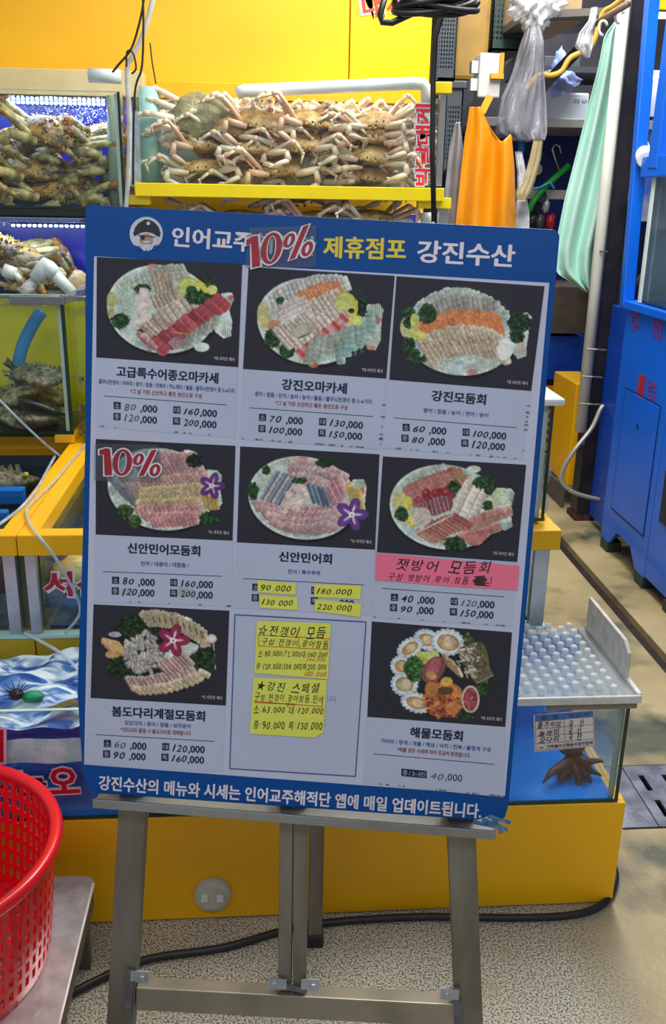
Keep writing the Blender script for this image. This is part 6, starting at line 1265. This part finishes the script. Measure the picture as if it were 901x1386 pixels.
# rear structure
BY = 6.2
struct('wall_rear', MB().box(-.5, 5.0, BY, BY+.08, 0, 3.6), mat('rear dark', (52, 48, 56), .7, c2=(40, 40, 50)))
struct('wall_right', MB().box(4.1, 4.18, -1.5, BY, 0, 3.6), mat('rear wall grey', (96, 98, 104), .7))
rk = thing('steel_rack', (2.1, 5.75, 0), 'steel rack with navy back panel behind the hanging bags', 'rack')
obj('back_panel', MB().box(1.0, 3.1, 5.98, 6.0, .3, PY(770, 172, 5.98).z), mat('wall navy', None), rk)
zs_ = PY(765, 166, 5.3).z; xa_, xb_ = PY(733, 166, 5.3).x, PY(812, 166, 5.3).x
obj('shelf', MB().box(xa_-.6, xb_+.3, 5.3, 5.95, zs_-.025, zs_+.02), mat('shelf steel', (200, 196, 186), .35, .5), rk, bevel=.003)
zs2 = PY(765, 92, 5.4).z; obj('shelf', MB().box(xa_-.6, xb_+.3, 5.4, 5.95, zs2-.02, zs2+.01), mat('rack dark', (60, 60, 66), .5), rk)
z3_ = PY(745, 262, 5.5).z; obj('lower_rail', MB().box(xa_-.6, xb_+.3, 5.5, 5.56, z3_-.03, z3_+.02), mat('shelf steel', None), rk)
for x in (xa_-.58, xb_+.28): obj('upright', MB().box(x, x+.04, 5.5, 5.54, 0, 3.3), mat('rack dark', None), rk)
fb = slab('foam_box', 734, 126, 798, 165, 5.32, .4, mat('foam box white', (214, 222, 234), .5), 'white foam box with pen marks on the steel shelf', 'box', bev=.01)
mb = MB(); put_text(mb, '외우', Plane((0, 5.319, 0), (1, 0, 0), (0, 0, 1)), (775, 137), (795, 138), 7, h=.001); l_ = obj('pen_marks', mb, mat('dark ink', None), None); l_.parent = fb; l_.location = -fb.location
for i, (x0, x1) in enumerate(((736, 757), (759, 786))): slab('dark_carton', x0, 76, x1, 90, 5.45, .3, mat('carton grey', (70, 68, 74), .6), ['dark carton left one on the upper shelf', 'dark carton right one on the upper shelf'][i], 'box')
def blob(name, px_, py_, Y, r, m, label, cat, amp=.22, seed=1, group=None, nu=28, nv=18):
    f = seed*1.7
    def fn(d, p): k = 1+amp*(sin(d.x*7+f)*sin(d.z*6+f*2)+.5*sin(d.y*13+f)*sin(d.x*17+d.z*11)); return p*k
    return single(name, MB().ell(PY(px_, py_, Y), r, nu, nv, fn=fn), m, label, cat, group, smooth=True)
blob('plastic_bag', 754, 112, 5.3, (.11, .1, .06), film('bag blue', (150, 164, 220), .75, bump=.8, bscale=14), 'bluish knotted bag lying on the foam box', 'bag', seed=3)
blob('plastic_bag', 756, 92, 5.32, (.035, .04, .09), film('bag blue', None), 'bluish bag twist standing up from the shelf bag', 'bag', seed=4)
# hanging bags
def hang(name, prof, Y, d, m, label, cat, folds=3, amp=.12, n=40, ph=0, group=None, tw=.0):
    """hanging sheet or bag from left/right outline pairs (photo px) turned into a closed soft volume at depth Y"""
    mb = MB(); rows = []; prof = [tuple(map(float, p)) for p in prof]; R_ = []
    for a, b_ in zip(prof[:-1], prof[1:]):
        for k in range(6): t = k/6; R_.append(tuple(a[i]+(b_[i]-a[i])*t for i in range(3)))
    R_.append(prof[-1])
    for i, (y, xl_, xr2) in enumerate(R_):
        L_, Q_ = PY(xl_, y, Y), PY(xr2, y, Y); c_ = (L_+Q_)/2; h = (Q_-L_).length/2; dd = d*min(1, h/.05); ring = []
        for j in range(n):
            a = 2*pi*j/n+tw*i; w_ = 1+amp*sin(folds*a+ph+i*.12)+amp*.4*sin(folds*2.3*a+i*.3)
            mb.v.append((c_.x+h*cos(2*pi*j/n)*(1 if abs(cos(a)) > .9 else 1+.0*w_), c_.y+dd*sin(2*pi*j/n)*w_+amp*dd*1.6*sin(folds*2*cos(2*pi*j/n)*2+ph+i*.05), c_.z))
    m_ = len(R_)
    for i in range(m_-1):
        for j in range(n): j2 = (j+1) % n; mb.f.append((i*n+j, i*n+j2, (i+1)*n+j2, (i+1)*n+j))
    mb.f.append(tuple(range(n))); mb.f.append(tuple((m_-1)*n+j for j in range(n))[::-1])
    return single(name, mb, m, label, cat, group, smooth=True)
hang('plastic_bag', [(38, 712, 728), (60, 704, 733), (100, 692, 733), (135, 676, 735), (165, 670, 736), (180, 672, 736), (190, 690, 733)], 4.4, .08, film('bag grey', (168, 168, 178), .42, rough=.16, bump=1.0, bscale=9, stretch=(1, 1, .5)), 'long grey see-through plastic bag hanging beside the orange apron', 'bag', 4, .3)
hang('plastic_bag', [(10, 800, 808), (28, 796, 806), (45, 783, 800), (62, 778, 800), (78, 792, 797)], 4.2, .05, film('bag clear', (224, 226, 230), .6, rough=.16, bump=1.0, bscale=16), 'small crumpled clear bag hanging left of the green apron', 'bag', 4, .35)
for i, (x, y, r) in enumerate(((710, 8, (.06, .06, .05)), (726, 22, (.05, .05, .06)), (740, 5, (.07, .06, .05)), (716, 26, (.03, .03, .05)))):
    blob('plastic_bag', x, y, 4.42, tuple(q*1.12 for q in r), film('bag white', (226, 228, 232), .68, rough=.2, bump=1.0, bscale=20), ['white bag bunched at the top, leftmost of the cluster', 'white bag bunched at the top, lowest middle of the cluster', 'white bag bunched at the top against the cardboard box', 'small white bag tip at the bottom of the bunched cluster'][i], 'bag', .3, 5+i, 'bunched white bags')
hang('plastic_strip', [(188, 722, 735), (215, 716, 732), (245, 708, 724), (262, 698, 718), (272, 700, 712)], 4.15, .02, mat('strap tan', (172, 158, 118), .5, c2=(150, 132, 90)), 'tan strap hanging out below the grey bag', 'strap', 2, .1)
hang('plastic_bag', [(205, 697, 706), (235, 700, 712), (265, 700, 712), (290, 697, 716), (320, 696, 716)], 4.23, .03, film('bag clear', None), 'narrow clear bag beside the orange apron edge', 'bag', 3, .2)
# orange apron: body with a scooped neck
def cloth(name, out, Y, m, label, cat, hole=None, fold=.05, nf=5, nu=44, nv=46, ph=0.0, cx=.5, solid=.004):
    """hanging cloth between a left and a right outline (y -> x in px), pleated in depth"""
    def at(L_, y):
        for a, b_ in zip(L_[:-1], L_[1:]):
            if a[0] <= y <= b_[0]: t = (y-a[0])/(b_[0]-a[0]+1e-9); return a[1]+(b_[1]-a[1])*t, a[2]+(b_[2]-a[2])*t
        return L_[-1][1:]
    y0, y1 = out[0][0], out[-1][0]; mb = MB()
    def fn(u, v):
        y = y0+(y1-y0)*v
        if hole: y = max(y, hole(u))
        xl_, xr2 = at(out, y); x = xl_+(xr2-xl_)*u
        dep = fold*sin(nf*2*pi*u+ph+v*.8)*(.25+.75*v)+fold*.4*sin(nf*5*u+v*5)*v
        return PY(x, y, Y+dep)
    mb.grid(fn, nu, nv); return single(name, mb, m, label, cat, smooth=True, solid=solid)
apO = cloth('orange_apron', [(142, 636, 668), (170, 632, 684), (185, 629, 692), (230, 624, 696), (310, 616, 698)], 4.2, mat('apron orange', (232, 150, 14), .3, c2=(222, 138, 8), scale=2, spec=.6), 'orange rubber apron hanging by its neck strap', 'apron', hole=lambda u: 145 if u < .45 else (150+42*sin(min(1, (u-.45)/.35)*pi/2)-10*max(0, (u-.8)/.2)), nf=2, fold=.035)
sx = MB().bar(PY(652, 152, 4.2), PY(663, 130, 4.22), .03, .005, up=(0, -1, 0)); l_ = obj('neck_strap', sx, mat('apron orange', None), None); l_.parent = apO; l_.location = -apO.location
cloth('grey_apron', [(165, 617, 622), (200, 608, 626), (260, 602, 626), (320, 598, 624)], 4.3, mat('apron grey', (150, 150, 156), .5, c2=(130, 130, 138)), 'grey cloth hanging behind the left side of the orange apron', 'apron', fold=.03, nf=1)
cloth('green_apron', [(28, 833, 838), (48, 818, 842), (90, 810, 841), (140, 797, 838), (200, 782, 832), (270, 764, 822), (340, 750, 806), (368, 751, 804), (395, 792, 799)], 4.50, mat('apron green', (184, 226, 212), .42, c2=(170, 216, 202), scale=3, bump=.25, bscale=10), 'pale mint green apron hanging in front of the white pipe', 'apron', fold=.045, nf=2)
for i, (x, y) in enumerate(((816, 38), (838, 22))): single('hook_ring', MB().tube([PY(x+cos(t)*6, y+sin(t)*10, 4.2) for t in [pi*.5+k*pi*1.4/10 for k in range(11)]], .006, 6), mat('ring white', (220, 214, 196), .4), ['white plastic ring left of the green apron top', 'white plastic ring holding the green apron'][i], 'hook', 'apron rings', smooth=True)
single('hanging_rod', MB().tube([PY(800, 35, 4.3), PY(850, 5, 4.1)], .014, 8), mat('rod brown', (110, 88, 66), .5), 'brown rod above the green apron', 'rod', smooth=True)
# switch box
sw = thing('switch_box', PY(662, 132, 4.45), 'pale grey electrical box with an orange band behind the orange apron', 'box')
a, b_ = PY(646, 132, 4.45), PY(680, 72, 4.45); obj('body', MB().box(a.x, b_.x, 4.45, 4.56, a.z, b_.z), mat('box grey', (206, 206, 206), .4), sw, bevel=.008)
obj('tab', MB().box(a.x-.03, a.x, 4.47, 4.52, a.z+.03, a.z+.08), mat('box grey', None), sw); obj('tab', MB().box(a.x-.03, a.x, 4.47, 4.52, b_.z-.08, b_.z-.03), mat('box grey', None), sw)
obj('orange_band', MB().box(PY(676, 90, 4.44).x, PY(681, 90, 4.44).x, 4.435, 4.45, PY(676, 105, 4.44).z, b_.z).box(PY(664, 100, 4.43).x, PY(681, 100, 4.43).x, 4.42, 4.45, PY(670, 107, 4.44).z, PY(670, 100, 4.44).z), mat('band orange', (236, 160, 20), .5), sw)
# top clutter
slab('cardboard_box', 702, -40, 792, 28, 4.6, .5, mat('cardboard', (176, 150, 112), .7, c2=(160, 134, 98)), 'cardboard box on top of the overhead shelf', 'box')
sh2 = thing('overhead_shelf', PY(740, 60, 4.7), 'grey overhead shelf plank carrying the cardboard box', 'shelf')
obj('plank', MB().bar(PY(690, 34, 4.75), PY(850, 26, 4.75), .5, .03), mat('plank grey', (110, 104, 98), .6), sh2); obj('bracket', MB().bar(PY(610, 180, 4.8), PY(720, 60, 4.8), .03, .05), mat('rack dark', None), sh2); obj('bracket', MB().bar(PY(640, 215, 4.9), PY(790, 60, 4.9), .03, .05), mat('rack dark', None), sh2)
tubing('yellow_hose', [PY(846, -4, 4.3), PY(830, 8, 4.35), PY(815, 20, 4.4), PY(800, 62, 4.4), PY(772, 78, 4.4), PY(760, 96, 4.4), PY(745, 102, 4.4), PY(728, 102, 4.4), PY(712, 122, 4.4)], .012, mat('hose yellow', (206, 158, 50), .5), 'yellow hose hooked across the ceiling clutter', 'hose')
DG = mat('crate dark green', (34, 62, 60), .5)
crate('green_crate', 664, -40, 716, 68, 4.9, .4, DG, 'dark green mesh crate at the top beside the white bags', 'crate', 'dark stacked crates', 9, 9)
crate('grey_crate', 590, -20, 622, 108, 4.3, .4, mat('crate slate', (64, 74, 84), .5), 'slate mesh crate behind the black cable, upper one', 'crate', 'dark stacked crates', 7, 14)
crate('grey_crate', 600, 110, 628, 232, 4.32, .4, mat('crate slate', None), 'slate mesh crate behind the rack post, lower one', 'crate', 'dark stacked crates', 6, 12)
slab('amber_tub', 612, -30, 668, 108, 4.75, .4, mat('amber', (150, 118, 56), .35, c2=(170, 134, 60)), 'dull amber plastic tub between the dark crates', 'tub', bev=.02)
# band of fluorescent light reflected? no: the lamp itself, far back
single('tube_lamp', MB().box(PY(886, 22, 5.9).x, PY(915, 22, 5.9).x+.5, 5.88, 5.93, PY(890, 24, 5.9).z, PY(890, 17, 5.9).z), mat('lamp glow', (255, 255, 255), .5, emit=(240, 248, 255), estr=5), 'white fluorescent tube far back at the upper right', 'lamp', 'rear tube lamps')
single('tube_lamp', MB().box(PY(874, 108, 5.25).x, PY(905, 108, 5.25).x+.4, 5.2, 5.25, PY(885, 109, 5.25).z, PY(885, 97, 5.25).z), mat('lamp glow', None), 'white fluorescent tube seen between the blue posts', 'lamp', 'rear tube lamps')
# tools under the shelf
def hk(p, r, m, lab, cat='hook'): return single('hook', MB().tube(p, r, 6), m, lab, cat, smooth=True)
STL = mat('bright steel', None)
hk([PY(x, y, 5.96) for x, y in ((759, 208), (757, 198), (751, 195), (747, 201), (750, 212), (756, 230))], .007, STL, 'steel hook hanging on the navy panel')
single('pull_handle', MB().bar(PY(725, 190, 5.96), PY(727, 225, 5.96), .012, .012).lathe([(.012, -.006), (.035, -.006), (.035, .006), (.012, .006)], 16, PY(726, 229, 5.96), M90, cap=False), mat('white', None), 'white handle with a round eye on the navy panel', 'handle')
single('green_rod', MB().tube([PY(708, 300, 5.42), PY(722, 272, 5.42), PY(738, 252, 5.42), PY(770, 224, 5.42)], .018, 8), mat('rod green', (30, 160, 60), .3), 'bright green rod slanting under the shelf', 'rod', smooth=True)
single('blue_string', MB().tube([PY(716, 256, 5.39), PY(730, 254, 5.39), PY(744, 247, 5.39), PY(750, 256, 5.39)], .007, 6), mat('cord cyan', (60, 160, 210), .4), 'light blue cord tied over the green rod', 'cord', smooth=True)
for i, (x, y, rx, ry, c) in enumerate(((732, 268, .03, .035, (80, 84, 88)), (722, 280, .03, .035, (40, 42, 46)), (738, 278, .02, .04, (190, 196, 200)), (720, 297, .03, .03, (60, 60, 70)), (730, 300, .025, .04, (90, 90, 96)), (744, 300, .025, .04, (190, 40, 50)), (705, 200, .018, .05, (40, 120, 190)))):
    blob('tool_head', x, y, 5.475, (rx*1.1, .03, ry*1.1), mat('tool %d' % i, c, .3, .3 if i < 5 else 0), ['grey clamp head over the green rod', 'black clamp under the green rod', 'shiny clip at the end of the clamps', 'dark knob just above the board top', 'grey knob right of the dark one above the board', 'red handle tip above the board top', 'blue handle beside the orange apron'][i], 'tool', .2, i, None, 14, 10)
# stall frame at the upper right (yellow sign edge) and dark ceiling void
struct('ceiling', MB().box(-2.2, 4.2, 3.9, BY+.1, 3.45, 3.5), mat('rear dark', None))
single('yellow_sign', MB().box(PY(868, 5, 5.6).x, PY(868, 5, 5.6).x+1.2, 5.6, 5.63, PY(870, 12, 5.6).z, 3.3), YM, 'yellow sign board at the top right corner behind the blue posts', 'sign', bevel=.004)
slab('pale_carton', 866, 112, 960, 158, 5.3, .3, mat('pale box', (206, 216, 236), .5, c2=(180, 190, 220), scale=3), 'pale carton far behind, seen between the blue posts', 'box'); slab('pale_carton', 868, 162, 960, 300, 5.3, .3, mat('blue box', (60, 100, 190), .5, c2=(170, 176, 196), scale=2, contrast=(.45, .55)), 'blue and pale carton below the other between the blue posts', 'box')
